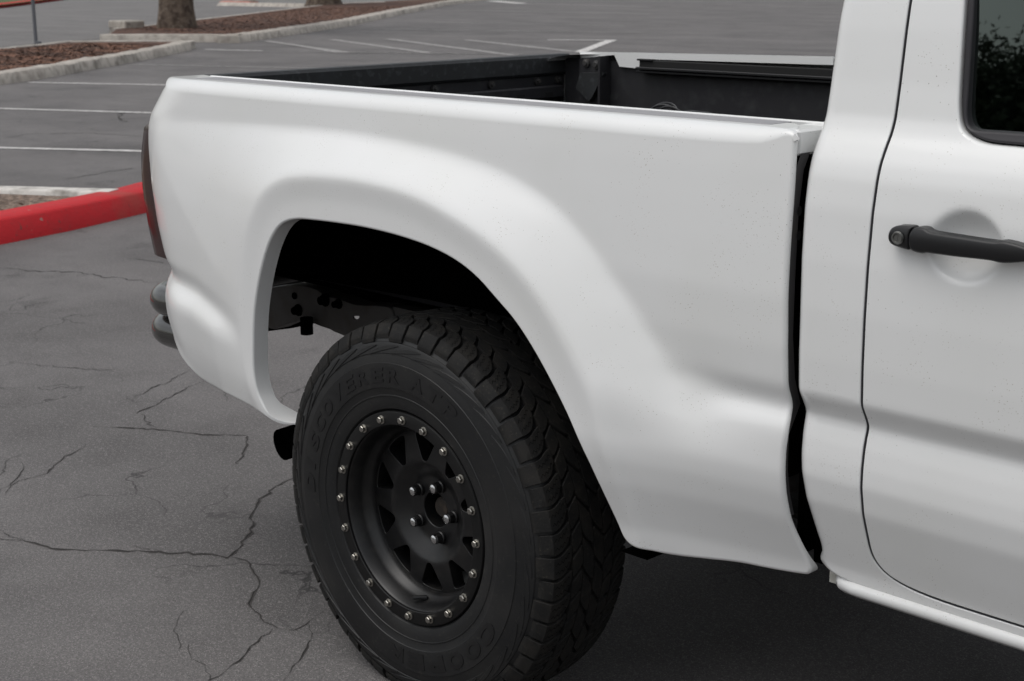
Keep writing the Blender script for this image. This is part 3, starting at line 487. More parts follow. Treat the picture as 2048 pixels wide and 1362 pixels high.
# ---------- cab ----------
FC = Field(cab_fn(T), .85, 2.2, .4, 1.85, .004, 1.0)
sh = [tuple(p) for p in T['shut'] if p[1] > .59]; sh = [(1.0235, z) for x, z in sh]
shb = [(1.0245, .576), (1.030, .560), (1.0405, .5455), (1.058, .535), (1.084, .5275), (1.13, .5225), (1.2, .5215), (1.6, .5215), (2.03, .5215), (2.055, .53)]
door_o = [(1.034, 1.66), (1.0285, 1.58), (1.0255, 1.5)]+sh+shb+[(2.062, .58), (2.062, 1.20), (1.60, 1.66)]
door_o = np.array(door_o)
win = [tuple(p) for p in T['win']]; win = [(1.096, 1.60), (1.099, 1.55), (1.103, 1.48)]+win+[(1.6, 1.222), (1.98, 1.222), (1.99, 1.24), (1.62, 1.60)]
win = np.array(win)
cb = [(x, z) for x, z in T['cab_back']]; cb = np.array(cb); cbz = cb[:, 1]; cbx = np.convolve(np.pad(cb[:, 0], 2, mode='edge'), np.ones(5)/5, 'valid')
cabo = [(2.10, 1.21, .003, .02), (1.62, 1.71, .05, .62), (1.3, 1.735, .05, .62), (.99, 1.735, .05, .62), (.945, 1.70, .04, .70), (.925, 1.62, .03, .72)]+[(x, z, .030, .76) for x, z in zip(cbx, cbz) if z > .55]+[(.912, .532, .02, .5), (.926, .517, .01, .1), (.948, .508, .004, .05), (1.0, .503, .004, .05), (1.6, .503, .004, .05), (2.10, .503, .004, .05)]
cabo = np.array(cabo)
from itertools import chain
def offset(P, d):
    P = np.asarray(P); 
    if area(P) < 0: P = P[::-1]
    P = chaikin(P, 1, True); T_ = np.roll(P, -1, 0)-np.roll(P, 1, 0); n = np.stack([T_[:, 1], -T_[:, 0]], 1); n /= np.linalg.norm(n, axis=1)[:, None]+1e-9
    return P+n*d
cabs = panel('cab_side', [(cabo[:, :2], cabo[:, 2], cabo[:, 3]), (offset(door_o, .0022), .002, .03)], FC.y, FC.n, PAINT, truck, h=.01, hb=.006, mirror=C2, lipm=GAPSHADE, lipset={1})
doors = panel('door', [(offset(door_o, -.0022), .002, .03), (win, .004, .012)], FC.y, FC.n, PAINT, truck, h=.006, hb=.004, mirror=C2, lipm=GAPSHADE, lipset={0})
sealo = offset(win, -.002); glo = np.array([(1.112, 1.585), (1.1155, 1.48)]+[tuple(p) for p in T['glass']]+[(1.6, 1.24), (1.95, 1.24), (1.61, 1.585)])
for d_, mir in zip(doors, (False, True)):
    yl = lambda X: FC.y(X)+.004
    s1 = panel('window_seal', [(sealo, .005, .010), (glo, .004, .016)], yl, FC.n, SEAL, d_, h=.02, hb=.004)
    g1 = panel('window_glass', [(offset(glo, .006), .001, .001)], lambda X: FC.y(X)*0+np.interp(X[:, 1], [1.2, 1.6], [.090, .135]), lambda X: np.tile(np.array([0, -1, .1125])/1.0063, (len(X), 1)), GLASS, d_, h=.05, hb=.01)
    if mir:
        for o in (s1, g1):
            c = mirror_obj(o, o.name); bpy.data.objects.remove(o)
# black sheets behind the door gap, standing in for its shade
b = MB(); b.prism([(.98, .52), (1.08, .52), (1.08, 1.52), (.98, 1.52)], .16, .165); b.prism([(1.0, .50), (2.09, .50), (2.09, .60), (1.0, .60)], .135, .14); b.build('door_gap_backing', TAN, truck)
# rocker bead under the door
V = []; xs = [.935, .941, .953, .98, 2.1]; pr = [(.135, .5035), (.098, .5075), (.090, .503), (.086, .497), (.088, .489), (.096, .483), (.104, .480), (.112, .474), (.16, .472)]
for i, x in enumerate(xs):
    s_ = [.0, .6, .85, 1, 1][i]
    for y, z in pr: V.append((x, .135+(y-.135)*s_ if y < .135 else y, z))
n_ = len(pr); F = [(i*n_+j, (i+1)*n_+j, (i+1)*n_+j+1, i*n_+j+1) for i in range(len(xs)-1) for j in range(n_-1)]
rk = mk('rocker_panel', V, F, PAINT, truck, ang=80); r2 = mirror_obj(rk); r2.location = (0, -.825, 0)
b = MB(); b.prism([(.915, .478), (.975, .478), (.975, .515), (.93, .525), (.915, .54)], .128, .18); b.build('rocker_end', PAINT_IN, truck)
# cab back wall, floor, seat, roof cap
b = MB(); b.box((.93, .16, .52), (.945, 1.49, 1.2)); b.box((.93, .16, .5), (2.3, 1.49, .53)); b.box((2.1, .16, .5), (2.14, 1.49, 1.15)); b.build('cab_floor', BLACK, truck)
b = MB(); b.box((1.0, .25, .8), (1.18, 1.4, 1.27), .04); b.box((1.15, .25, .74), (1.65, 1.4, .92), .05)
for y in (.42, 1.05): b.box((1.02, y, 1.28), (1.12, y+.24, 1.45), .03)
b.build('bench_seat', GREYTRIM, truck)
b = MB(); b.box((1.02, .175, 1.15), (1.155, .19, 1.52), .004); b.build('pillar_trim', GREYTRIM, truck)
b = MB(); b.prism([(1.98, 1.06), (2.02, 1.16), (2.20, 1.18), (2.20, 1.06)], .15, 1.5); b.build('dashboard', BLACK, truck)
mk('windshield', [(2.21, .13, 1.205), (2.21, 1.52, 1.205), (1.64, 1.42, 1.728), (1.64, .23, 1.728)], [(0, 1, 2, 3)], GLASS, truck)
b = MB(); b.box((.91, .4, 1.28), (.915, 1.25, 1.60)); b.build('rear_window', TAN, truck)
# front end: fender, hood, grille
fen = [(2.115, 1.19), (2.115, .52), (2.38, .47), (2.40, .62), (2.47, .78), (2.6, .88), (2.78, .92), (2.96, .88), (3.09, .78), (3.16, .62), (3.2, .50), (3.42, .52), (3.5, .75), (3.47, .95), (3.3, 1.04), (2.8, 1.13), (2.35, 1.19)]
def ffn(X):
    x, z = X[:, 0], X[:, 1]; r = np.hypot(x-2.78, z-.40); y = np.interp(z, CZ, CY); y = np.where(z > 1.05, y+.4*(z-1.05)**2*4, y)
    fl = -.02+.0*x; t = np.clip((r-.53)/.14, 0, 1); t = t*t*(3-2*t); y = np.minimum(y, fl+(y-fl)*t)
    return y+.35*np.clip((x-3.15)/.35, 0, 1)**2.2
FFd = Field(ffn, 2.0, 3.7, .4, 1.3, .008, 1.2)
panel('fender', [(np.array(fen), .01, .05)], FFd.y, FFd.n, PAINT, truck, h=.02, hb=.012, mirror=C2)
V = []; xs = np.linspace(2.13, 3.46, 16); ys = np.linspace(.10, 1.55, 22)
for x in xs:
    for y in ys:
        e = abs(y-.825)/.725; V.append((x, y, np.interp(x, [2.13, 2.8, 3.3, 3.46], [1.225, 1.165, 1.08, .99])-.03*e**4-.004+.018*math.exp(-((e-.5)/.1)**2)))
F = [(i*22+j, i*22+j+1, (i+1)*22+j+1, (i+1)*22+j) for i in range(15) for j in range(21)]
mk('hood', V, F, PAINT, truck)
b = MB(); b.box((3.40, .45, .72), (3.50, 1.2, .97), .02); b.build('grille', PLAST, truck); b = MB(); b.box((3.38, .2, .48), (3.56, 1.45, .70), .04); b.build('front_bumper', PAINT, truck)
for y in (.24, 1.21): b = MB(); b.box((3.38, y, .76), (3.49, y+.2, .97), .03); b.build('headlight', LUGM, truck)
b = MB(); b.box((2.2, .4, .62), (3.38, 1.25, 1.0)); b.box((2.2, .3, .6), (2.25, 1.35, 1.1)); b.build('engine_bay', BLACK, truck)

# ---------- door handle ----------
HSH = np.array([-.004, 0])
lockp = HSH+np.array([(1.0685, 1.0874), (1.0715, 1.0975), (1.0800, 1.103), (1.095, 1.105), (1.1115, 1.1058), (1.1055, 1.0995), (1.1040, 1.0885), (1.1049, 1.0757), (1.1078, 1.0706), (1.0908, 1.0720), (1.075, 1.0742), (1.0697, 1.0799)])
strap = HSH+np.array([(1.1138, 1.1058), (1.1299, 1.1066), (1.1365, 1.1020), (1.1596, 1.1014), (1.1825, 1.1010), (1.2156, 1.1002), (1.2402, 1.0998), (1.2471, 1.1024), (1.2619, 1.101), (1.2773, 1.0982), (1.292, 1.093), (1.299, 1.0865), (1.292, 1.080), (1.2789, 1.0765), (1.2614, 1.073), (1.2462, 1.0711), (1.2331, 1.0733), (1.2071, 1.0725), (1.1806, 1.0718), (1.1535, 1.0716), (1.1329, 1.0716), (1.1289, 1.0689), (1.1107, 1.0703), (1.1064, 1.0755), (1.1054, 1.088), (1.1069, 1.0982)])
def hfn(X):
    x, z = X[:, 0], X[:, 1]
    return -.006+.009*np.clip(np.abs(x-1.185)/.11, 0, 1)**3+.005*((z-1.088)/.018)**2
for d_, s_ in zip(doors, (1, -1)):
    HF = Field(hfn, 1.03, 1.32, 1.04, 1.13, .003, 1.)
    a = panel('door_handle', [(strap, .004, .016)], HF.y, HF.n, PLAST, d_, h=.006, hb=.003)
    c = panel('lock_housing', [(lockp, .004, .014)], lambda X: HF.y(X)+.0005, HF.n, PLAST, d_, h=.006, hb=.003)
    b = MB(); b.lathe([(0, .0005), (.0055, .0005), (.0062, -.0014), (.0082, -.0016), (.0095, .002)], 28, (1.0852, -.0035, 1.0875)); b.box((1.0845, -.0036, 1.0835), (1.0859, 0, 1.0915))
    e = b.build('key_lock', KEYM, d_)
    if s_ < 0:
        for o in (a, c, e): mirror_obj(o); bpy.data.objects.remove(o)
# ---------- wheels ----------
N_W = 54
def build_wheel():
    # rim: barrel + dished spoke disc
    P_OUT = [( .172*math.cos(a), .172*math.sin(a)) for a in np.linspace(0, 2*math.pi, 120, endpoint=False)]
    holes = []
    for k in range(10):
        a0 = math.radians(20+36*k); pts = []
        for r, da in ((.110, -3.2), (.109, 0), (.110, 3.2), (.122, 6.0), (.145, 9.6), (.160, 11.4), (.166, 10.5), (.1665, 0), (.166, -10.5), (.160, -11.4), (.145, -9.6), (.122, -6.0)):
            a = a0+math.radians(da); pts.append((r*math.cos(a), r*math.sin(a)))
        holes.append((np.array(pts), .0015, .028))
    bore = np.array([(.0365*math.cos(a), .0365*math.sin(a)) for a in np.linspace(0, 2*math.pi, 40, endpoint=False)])
    def rfn(X):
        r = np.hypot(X[:, 0], X[:, 1]); y = np.interp(r, [0, .066, .072, .104, .109, .166, .18], [.080, .080, .078, .0575, .0555, .062, .066]); return y
    RF = Field(rfn, -.2, .2, -.2, .2, .0025, .8)
    rim = panel('wheel', [(np.array(P_OUT), .001, .001)]+holes+[(bore, .003, .035)], RF.y, RF.n, RIMM, None, h=.006, hb=.003)
    b = MB(); b.lathe([(.196, .008), (.194, .006), (.1905, .010), (.186, .034), (.182, .044), (.176, .050), (.172, .056), (.1705, .064), (.168, .075), (.166, .11), (.168, .19), (.175, .235), (.20, .245), (.215, .25)], 128)
    b.build('rim_barrel', RIMM, rim)
    b = MB(); b.lathe([(.223, .016), (.223, .004), (.2212, .0008), (.2195, 0), (.1955, 0), (.194, .0012), (.1938, .008)], 160); b.build('beadlock_ring', RINGM, rim)
    ph = 1.9054
    for i in range(20):
        a = ph-i*2*math.pi/20; cx, cz = .2068*math.cos(a), .2068*math.sin(a); b = MB()
        b.lathe([(.0, -.0025), (.0072, -.0025), (.0088, -.0018), (.0088, 0)], 20, (cx, 0, cz))
        V = []; rot = random.random()*math.pi
        for y, rr in ((-.002, .0070), (-.0082, .0070), (-.0094, .0056)):
            V += [(cx+rr*math.cos(rot+j*math.pi/3), y, cz+rr*math.sin(rot+j*math.pi/3)) for j in range(6)]
        b.add(V, [(q*6+j, q*6+(j+1) % 6, q*6+6+(j+1) % 6, q*6+6+j) for q in (0, 1) for j in range(6)]+[tuple(range(12, 18))])
        b.build('ring_bolt', STEEL, rim, ang=25)
    for i in range(5):
        a = 2.5114-i*2*math.pi/5; cx, cz = .05715*math.cos(a), .05715*math.sin(a); b = MB()
        b.tube([(cx, .0845, cz), (cx, .060, cz)], [.0115, .0108], 6); b.lathe([(.0138, .081), (.0135, .074), (.0115, .072)], 20, (cx, 0, cz)); 
        b.lathe([(0, .0525), (.006, .0532), (.0092, .0555), (.0102, .0602)], 16, (cx, 0, cz), m=1)
        b.build('lug_nut', RIMM, rim, mats=[RIMM, LUGM], ang=30)
    b = MB(); b.lathe([(0, .095), (.018, .095), (.022, .099), (.022, .115), (.034, .116), (.036, .125)], 32); b.build('hub_cap', RUST, rim)
    b = MB(); b.lathe([(0, .112), (.135, .112), (.14, .12), (.14, .17)], 48); b.build('brake_drum', BLACK, rim)
    a = math.radians(-88); b = MB(); b.tube([(.185*math.cos(a), .045, .185*math.sin(a)), (.180*math.cos(a)+.001, .041, .180*math.sin(a)), (.1765*math.cos(a)-.006, .030, .1775*math.sin(a)), (.1765*math.cos(a)-.012, .019, .1775*math.sin(a))], [.0065, .006, .0045, .0042], 12); b.build('valve_stem', PLAST, rim)
    # tyre
    b = MB()
    half = [(.2235, .016), (.2232, .008), (.228, .001), (.236, -.002), (.2440, -.0035), (.2536, -.0045), (.2545, -.0060), (.2562, -.0060), (.2572, -.0050), (.265, -.0062), (.2715, -.0085), (.2725, -.0100), (.275, -.0105), (.30, -.0115), (.3205, -.0105), (.3222, -.0105), (.3232, -.0088), (.333, -.0070), (.3405, -.0050), (.3418, -.0062), (.360, -.0022), (.3625, -.0006), (.3635, .0018), (.3675, .0045), (.375, .0080), (.384, .0150), (.390, .024), (.3935, .04), (.3955, .08), (.3965, .128)]
    prof = half+[(r, .256-y) for r, y in half[:-1]][::-1]
    b.lathe(prof, 220)
    kk = len(b.F)
    rt = lambda y: float(np.interp(min(y, .256-y), [-.001, .013, .0148, .022, .04, .128], [.371, .3955, .3978, .4000, .4028, .4065]))
    rb = lambda y: float(np.interp(min(y, .256-y), [-.001, .0045, .02, .128], [.364, .370, .386, .394]))
    P_ = 2*math.pi/N_W
    def block(a0, st, m=1):
        V = []; F = []
        for (y, l, r, *e) in st:
            rr = rt(y)-(e[0] if e else 0); w_ = r-l; inn = .0012/.4
            for (a, q) in ((l, rb(y)), (l+inn*.2, rr-.0015), (l+inn, rr), ((l+r)/2, rr+.0002), (r-inn, rr), (r-inn*.2, rr-.0015), (r, rb(y))):
                V.append((q*math.cos(a0+a), y, q*math.sin(a0+a)))
        n = 7
        for i in range(len(st)-1):
            for j in range(n-1): F.append((i*n+j, i*n+j+1, (i+1)*n+j+1, (i+1)*n+j))
        F.append(tuple(range(n))[::-1]); F.append(tuple(range((len(st)-1)*n, len(st)*n)))
        b.add(V, F, m)
    for side in (0, 1):
        fy = (lambda y: y) if side == 0 else (lambda y: .256-y); sg = 1 if side == 0 else -1; off = 0 if side == 0 else P_*.37
        for i in range(N_W):
            a0 = i*P_+off; jt = 1 if i % 2 else 0
            w0 = P_*(.84 if jt else .90)
            st = []
            ylist = ([-.0005, .006] if not jt else [.0045, .008])+[.0128, .0148, .020, .028, .036, .044, .052, .058, .062]
            for y in ylist:
                t = max(0, (y-.012)/.05); sw = .52*P_*t**1.5-.10*P_*math.sin(min(1, t)*math.pi)
                wd = w0*(1 if t < .6 else 1-.42*((t-.6)/.4)**1.6)
                st.append((fy(y), sg*(sw-wd/2), sg*(sw+wd/2), (.0018 if (jt and y < .013) else 0)))
            if sg < 0: st = [(y, r, l, *e) for y, l, r, *e in st]
            block(a0, st)
            for so in (-.2, .16):
                V = []; ys_ = np.linspace(.018, .055, 9)
                for q_, y in enumerate(ys_):
                    t = (y-.012)/.05; ac = a0+sg*(.52*P_*t**1.5-.10*P_*math.sin(min(1, t)*math.pi)+so*P_)+(.010 if q_ % 2 else -.004)
                    for e_ in (-.0013, .0013): r_ = rt(y)+.0006; V.append((r_*math.cos(ac+e_), fy(y), r_*math.sin(ac+e_)))
                b.add(V, [(2*q_, 2*q_+1, 2*q_+3, 2*q_+2) for q_ in range(8)], 3)
            # second row: pointed block with a notch
            c2_ = sg*(.52*P_+P_*.30); st = []
            for y, wl, wr, s2 in ((.0655, .40, .36, .02), (.070, .43, .41, .05), (.079, .43, .43, .18), (.088, .43, .42, .34), (.0935, .34, .42, .42)):
                st.append((fy(y), c2_+sg*P_*(s2)-P_*wl, c2_+sg*P_*s2+P_*wr))
            block(a0, st)
        # centre row: larger angular blocks
        P2 = 2*math.pi/36
        for i in range(36):
            a0 = i*P2+off; st = []
            for y, wl, wr, s2 in ((.0965, .36, .44, .22), (.1005, .42, .44, .16), (.112, .44, .44, -.02), (.122, .44, .42, -.16), (.1265, .40, .30, -.22)):
                st.append((fy(y), sg*P2*s2-P2*wl, sg*P2*s2+P2*wr))
            block(a0, st)
    # wedge ribs round the shoulder of the side wall
    for i in range(34):
        a0 = i*2*math.pi/34; V = []; F = []; st = np.linspace(0, 1, 9)
        for t in st:
            r0 = .3435+.0145*t; hw = .0046*math.sin(math.pi*min(1, t*.9+.1))**.6+.0002; a = a0-t*math.radians(14.5)
            for (dr, up) in ((-hw, 0), (-hw*.7, 1), (hw*.7, 1), (hw, 0)):
                r = r0+dr; y = float(np.interp(r, [.333, .3418, .360, .3635, .3675], [-.0070, -.0062, -.0022, .0018, .0045])); V.append((r*math.cos(a), y-.0016*up+.0004*(1-up), r*math.sin(a)))
        F = [(k*4+j, k*4+j+1, (k+1)*4+j+1, (k+1)*4+j) for k in range(8) for j in range(3)]+[(0, 1, 2, 3), (32, 33, 34, 35)]
        b.add(V, F, 0)
    # raised lettering
    dg = bpy.context.evaluated_depsgraph_get()
    def letter(ch, a_c, r0, hgt, wid, ital=.18, up=.0013):
        cu = bpy.data.curves.new('glyph', 'FONT'); cu.body = ch; cu.size = 1; cu.extrude = .5; cu.offset = .04; cu.resolution_u = 4
        ob = bpy.data.objects.new('glyph', cu); COL.objects.link(ob); bpy.context.view_layer.update(); dg = bpy.context.evaluated_depsgraph_get(); me = ob.evaluated_get(dg).to_mesh()
        co = np.array([tuple(v.co) for v in me.vertices]); fs = [tuple(p.vertices) for p in me.polygons]; ob.to_mesh_clear(); bpy.data.objects.remove(ob); bpy.data.curves.remove(cu)
        x0, x1 = co[:, 0].min(), co[:, 0].max(); y0, y1 = co[:, 1].min(), co[:, 1].max()
        X = (co[:, 0]-(x0+x1)/2)/(x1-x0)*wid; Y = (co[:, 1]-y0)/(y1-y0)*hgt; X = X+ital*(Y-hgt/2); r = r0+Y; a = math.radians(a_c)-X/(r0+hgt/2)
        yb = np.interp(r, [.2725, .275, .30, .3205], [-.0100, -.0105, -.0115, -.0105]); y = yb-np.where(co[:, 2] > 0, up, -.0005)
        b.add(np.column_stack([r*np.cos(a), y, r*np.sin(a)]).tolist(), fs, 2)
    for i, ch in enumerate('DISCOVERER'): letter(ch, 177.6-9.35*i+(1.2 if ch == 'I' else 0), .2835, .0295, .038 if ch != 'I' else .013)
    for i, ch in enumerate('ATP'): letter(ch, 79.5-9.4*i, .2835, .0295, .038)
    for i, ch in enumerate('COOPER'): letter(ch, -34-12.4*i, .2795, .0335, .050, .05)
    b.V = [(v[0], v[1] if v[1] < .02 else .02+(v[1]-.02)*.88, v[2]) for v in b.V]
    ty = b.build('tyre', RUBBER, rim, mats=[RUBBER, TREAD, LETM, BLACK], ang=32)
    return rim
wheel = build_wheel()
def put(wh, x, y, rz=0):
    wh.parent = truck; wh.location = (x, y-.825, .385); wh.rotation_euler = (0, 0, rz)
put(wheel, 0, 0)
for x, y, rz in ((0, C2, math.pi), (2.78, 0, 0), (2.78, C2, math.pi)): put(copy_tree(wheel), x, y, rz)
# ---------- small thing on the near rail ----------
b = MB(); 
for k_, (cx, rr, tl) in enumerate(((.500, .030, .10), (.515, .026, -.2), (.49, .028, .35))):
    P = []
    for i in range(25):
        a = 2*math.pi*i/24; P.append((cx+rr*math.cos(a)*1.15, .180+.012*math.sin(a)*tl*3+.006*k_, 1.207+.022*math.sin(a)+tl*.006))
    b.tube(P, .0022, 8)
b.tube([(.52, .185, 1.215), (.56, .183, 1.222), (.60, .180, 1.2215), (.625, .176, 1.2185)], .0024, 8); b.tube([(.52, .19, 1.21), (.56, .19, 1.219), (.60, .186, 1.219), (.62, .182, 1.216)], .002, 8)
tag(b.build('tie_down_cord', PLAST), 'small black looped cord lying just inside the near rail of the truck bed', 'cord')

# ---------- ground ----------
def gmat(name, base, dark, light, speck=True, sc_=1.):
    m = bpy.data.materials.new(name); m.use_nodes = True; t = m.node_tree; B = t.nodes['Principled BSDF']; L = t.links.new
    tc = t.nodes.new('ShaderNodeTexCoord')
    def noise(s, d, lo, hi, src=None, ty='N', stretch=None):
        n = t.nodes.new('ShaderNodeTexNoise' if ty == 'N' else 'ShaderNodeTexVoronoi'); n.inputs['Scale'].default_value = s
        v = tc.outputs['Object']
        if stretch:
            mp = t.nodes.new('ShaderNodeMapping'); mp.inputs['Scale'].default_value = stretch; mp.inputs['Rotation'].default_value = (0, 0, math.radians(-28)); L(v, mp.inputs[0]); v = mp.outputs[0]
        L(v, n.inputs['Vector'])
        if ty == 'N': n.inputs['Detail'].default_value = d
        mr = t.nodes.new('ShaderNodeMapRange'); mr.inputs[1].default_value = lo; mr.inputs[2].default_value = hi; L(n.outputs[0], mr.inputs[0]); return mr.outputs[0], n
    def mixc(a, c, f, amt=1.):
        mi = t.nodes.new('ShaderNodeMix'); mi.data_type = 'RGBA'
        if amt != 1.:
            mu = t.nodes.new('ShaderNodeMath'); mu.operation = 'MULTIPLY'; mu.inputs[1].default_value = amt; L(f, mu.inputs[0]); f = mu.outputs[0]
        L(f, mi.inputs['Factor'])
        if isinstance(a, tuple): mi.inputs['A'].default_value = (*a, 1)
        else: L(a, mi.inputs['A'])
        mi.inputs['B'].default_value = (*c, 1); return mi.outputs['Result']
    f1, _ = noise(.9, 8, .4, .7); c = mixc(base, dark, f1, .7); f7, _ = noise(4.5, 7, .45, .68); c = mixc(c, dark, f7, .35)
    f2, _ = noise(.35, 5, .45, .75, stretch=(.6, 2.2, 1)); c = mixc(c, light, f2, .75)
    f5, _ = noise(2.6, 6, .62, .74); c = mixc(c, dark, f5, .8)
    f3, n3 = noise(170*sc_, 3, .48, .72); c = mixc(c, dark, f3, .75)
    if speck:
        f4, n4 = noise(210*sc_, 0, .30, .12, ty='V'); c = mixc(c, tuple(x*2.6 for x in light), f4, .5)
        fm, _ = noise(95*sc_, 2, .56, .68); c = mixc(c, tuple(x*1.5 for x in light), fm, .35)
    if speck:
        nn_ = t.nodes.new('ShaderNodeTexNoise'); nn_.inputs['Scale'].default_value = 2.5; nn_.inputs['Detail'].default_value = 7; L(tc.outputs['Object'], nn_.inputs['Vector'])
        va = t.nodes.new('ShaderNodeVectorMath'); va.operation = 'MULTIPLY_ADD'; va.inputs[1].default_value = (.55, .55, .55); L(nn_.outputs['Color'], va.inputs[0]); L(tc.outputs['Object'], va.inputs[2])
        vo = t.nodes.new('ShaderNodeTexVoronoi'); vo.feature = 'DISTANCE_TO_EDGE'; vo.inputs['Scale'].default_value = 2.1; L(va.outputs[0], vo.inputs['Vector'])
        mr = t.nodes.new('ShaderNodeMapRange'); mr.inputs[1].default_value = .011; mr.inputs[2].default_value = .002; L(vo.outputs['Distance'], mr.inputs[0])
        fk, _ = noise(1.3, 4, .50, .62); mu = t.nodes.new('ShaderNodeMath'); mu.operation = 'MULTIPLY'; L(mr.outputs[0], mu.inputs[0]); L(fk, mu.inputs[1]); c = mixc(c, tuple(x*.5 for x in dark), mu.outputs[0], .9)
    L(c, B.inputs['Base Color']); B.inputs['Roughness'].default_value = .82; B.inputs['Specular IOR Level'].default_value = .35
    bp = t.nodes.new('ShaderNodeBump'); bp.inputs['Strength'].default_value = .7; bp.inputs['Distance'].default_value = .0035; L(n3.outputs[0], bp.inputs['Height'])
    n6 = t.nodes.new('ShaderNodeTexNoise'); n6.inputs['Scale'].default_value = 3; L(tc.outputs['Object'], n6.inputs['Vector'])
    b2 = t.nodes.new('ShaderNodeBump'); b2.inputs['Strength'].default_value = .3; b2.inputs['Distance'].default_value = .03; L(n6.outputs[0], b2.inputs['Height']); L(bp.outputs[0], b2.inputs['Normal']); L(b2.outputs[0], B.inputs['Normal'])
    return m
ASPH = gmat('asphalt', (.142, .135, .133), (.068, .064, .063), (.19, .178, .174))
ROADM = gmat('road_asphalt', (.165, .158, .155), (.11, .105, .103), (.21, .20, .195))
STAIN = bpy.data.materials.new('oil_stain'); STAIN.use_nodes = True; _t = STAIN.node_tree; _b = _t.nodes['Principled BSDF']; _b.inputs['Base Color'].default_value = (.03, .028, .027, 1); _b.inputs['Roughness'].default_value = .7
_c = _t.nodes.new('ShaderNodeTexCoord'); _n = _t.nodes.new('ShaderNodeTexNoise'); _n.inputs['Scale'].default_value = 9; _n.inputs['Detail'].default_value = 9; _t.links.new(_c.outputs['Object'], _n.inputs['Vector']); _m = _t.nodes.new('ShaderNodeMapRange'); _m.inputs[1].default_value = .50; _m.inputs[2].default_value = .72; _m.inputs[4].default_value = .55; _t.links.new(_n.outputs['Fac'], _m.inputs[0]); _t.links.new(_m.outputs[0], _b.inputs['Alpha'])
CRK = mat('crack_dark', (.014, .012, .011), .9)
CRKS = mat('crack_edge_shade', (.07, .064, .061), .9)  # wider darker band along the cracks, edge occlusion put into the colour
LINE = mat('worn_white_paint', (.68, .66, .64), .7, noise=[(14, 6, .45, .66, (.32, .305, .295)), (1.5, 4, .5, .8, (.46, .445, .43))])
LINE2 = mat('faded_paint', (.36, .345, .335), .7, noise=[(10, 6, .4, .62, (.19, .18, .172))])
CONC = mat('kerb_concrete', (.47, .43, .385), .85, noise=[(7, 6, .42, .7, (.25, .225, .195)), (.9, 3, .5, .75, (.33, .295, .26))], bump=[(60, .6, .01)])
CONCW = mat('pale_kerb', (.64, .61, .57), .85, noise=[(9, 6, .45, .75, (.22, .205, .18))], bump=[(60, .4, .006)])
REDP = mat('red_kerb_paint', (.50, .022, .028), .7, noise=[(6, 6, .5, .75, (.40, .03, .034)), (3.2, 7, .56, .74, (.40, .05, .045)), (16, 6, .69, .72, (.36, .16, .14)), (40, 5, .62, .75, (.2, .05, .045))], bump=[(40, .5, .006)], spec=.2)
REDPALE = mat('faded_red_paint', (.42, .16, .13), .7)
MULCH = mat('mulch', (.19, .095, .064), .95, noise=[(16, 8, .4, .6, (.028, .015, .011)), (38, 5, .6, .72, (.16, .095, .065)), (2, 3, .5, .8, (.045, .026, .02))], bump=[(22, 1., .06)])
MCHIP = mat('bark_chip', (.21, .105, .068), .95, noise=[(1.7, 6, .42, .6, (.06, .032, .022)), (5, 4, .62, .75, (.22, .14, .10))])
CHIP = mat('wood_chip_soil', (.26, .19, .145), .95, noise=[(28, 8, .4, .6, (.10, .07, .052)), (60, 5, .58, .7, (.36, .29, .24))], bump=[(45, 1., .03)])
BARK = mat('bark', (.15, .115, .088), .95, noise=[(5, 8, .42, .62, (.065, .045, .034)), (14, 5, .55, .75, (.25, .21, .17))], bump=[(8, 1., .05), (40, .8, .02)])
POSTM = mat('galvanised_post', (.16, .165, .18), .5, .4)
GRASS = mat('grass_green', (.07, .11, .03), .9, noise=[(4, 6, .4, .7, (.04, .06, .02))])
def leafmat(n, c):
    return mat(n, c, .55, noise=[(1.2, 3, .4, .65, tuple(x*.55 for x in c)), (9, 2, .45, .7, tuple(x*1.45 for x in c))])
LEAF = leafmat('leaf_green', (.07, .105, .038)); LEAF2 = leafmat('leaf_dark', (.035, .055, .022))
def struct(o): o['kind'] = 'structure'; return o
S_ = 320
nx = 40
V = [(-S_+2*S_*i/nx, -S_+2*S_*j/nx, 0) for i in range(nx+1) for j in range(nx+1)]
struct(mk('ground', V, [(i*(nx+1)+j, (i+1)*(nx+1)+j, (i+1)*(nx+1)+j+1, i*(nx+1)+j+1) for i in range(nx) for j in range(nx)], ASPH))
def sheet(name, P, z, m, kind='structure'):
    o = mk(name, [(x, y, z) for x, y in P], [tuple(range(len(P)))] if area(np.array(P)) > 0 else [tuple(range(len(P)))[::-1]], m)
    o['kind'] = kind; return o
for i_, (x_, y_, r_) in enumerate(((-6.2, 5.2, .4),)):
    P_ = [(x_+r_*(1+.35*math.sin(2*a+i_)+.2*math.sin(5*a+2*i_)+.1*math.sin(11*a))*math.cos(a), y_+r_*.8*(1+.3*math.sin(3*a+i_)+.15*math.sin(7*a))*math.sin(a)) for a in np.linspace(0, 6.283, 60, endpoint=False)]
    sheet('oil_stain', P_, .0006, STAIN)
sheet('road', [(-27.9, 13.9), (-29.6, 16.8), (-31.6, 19.2), (-45, 35.6), (-53, 48), (-70, 80), (-200, 60), (-200, -40), (-40, -30), (-24, 0), (-23.9, 9.5)], .004, ROADM)
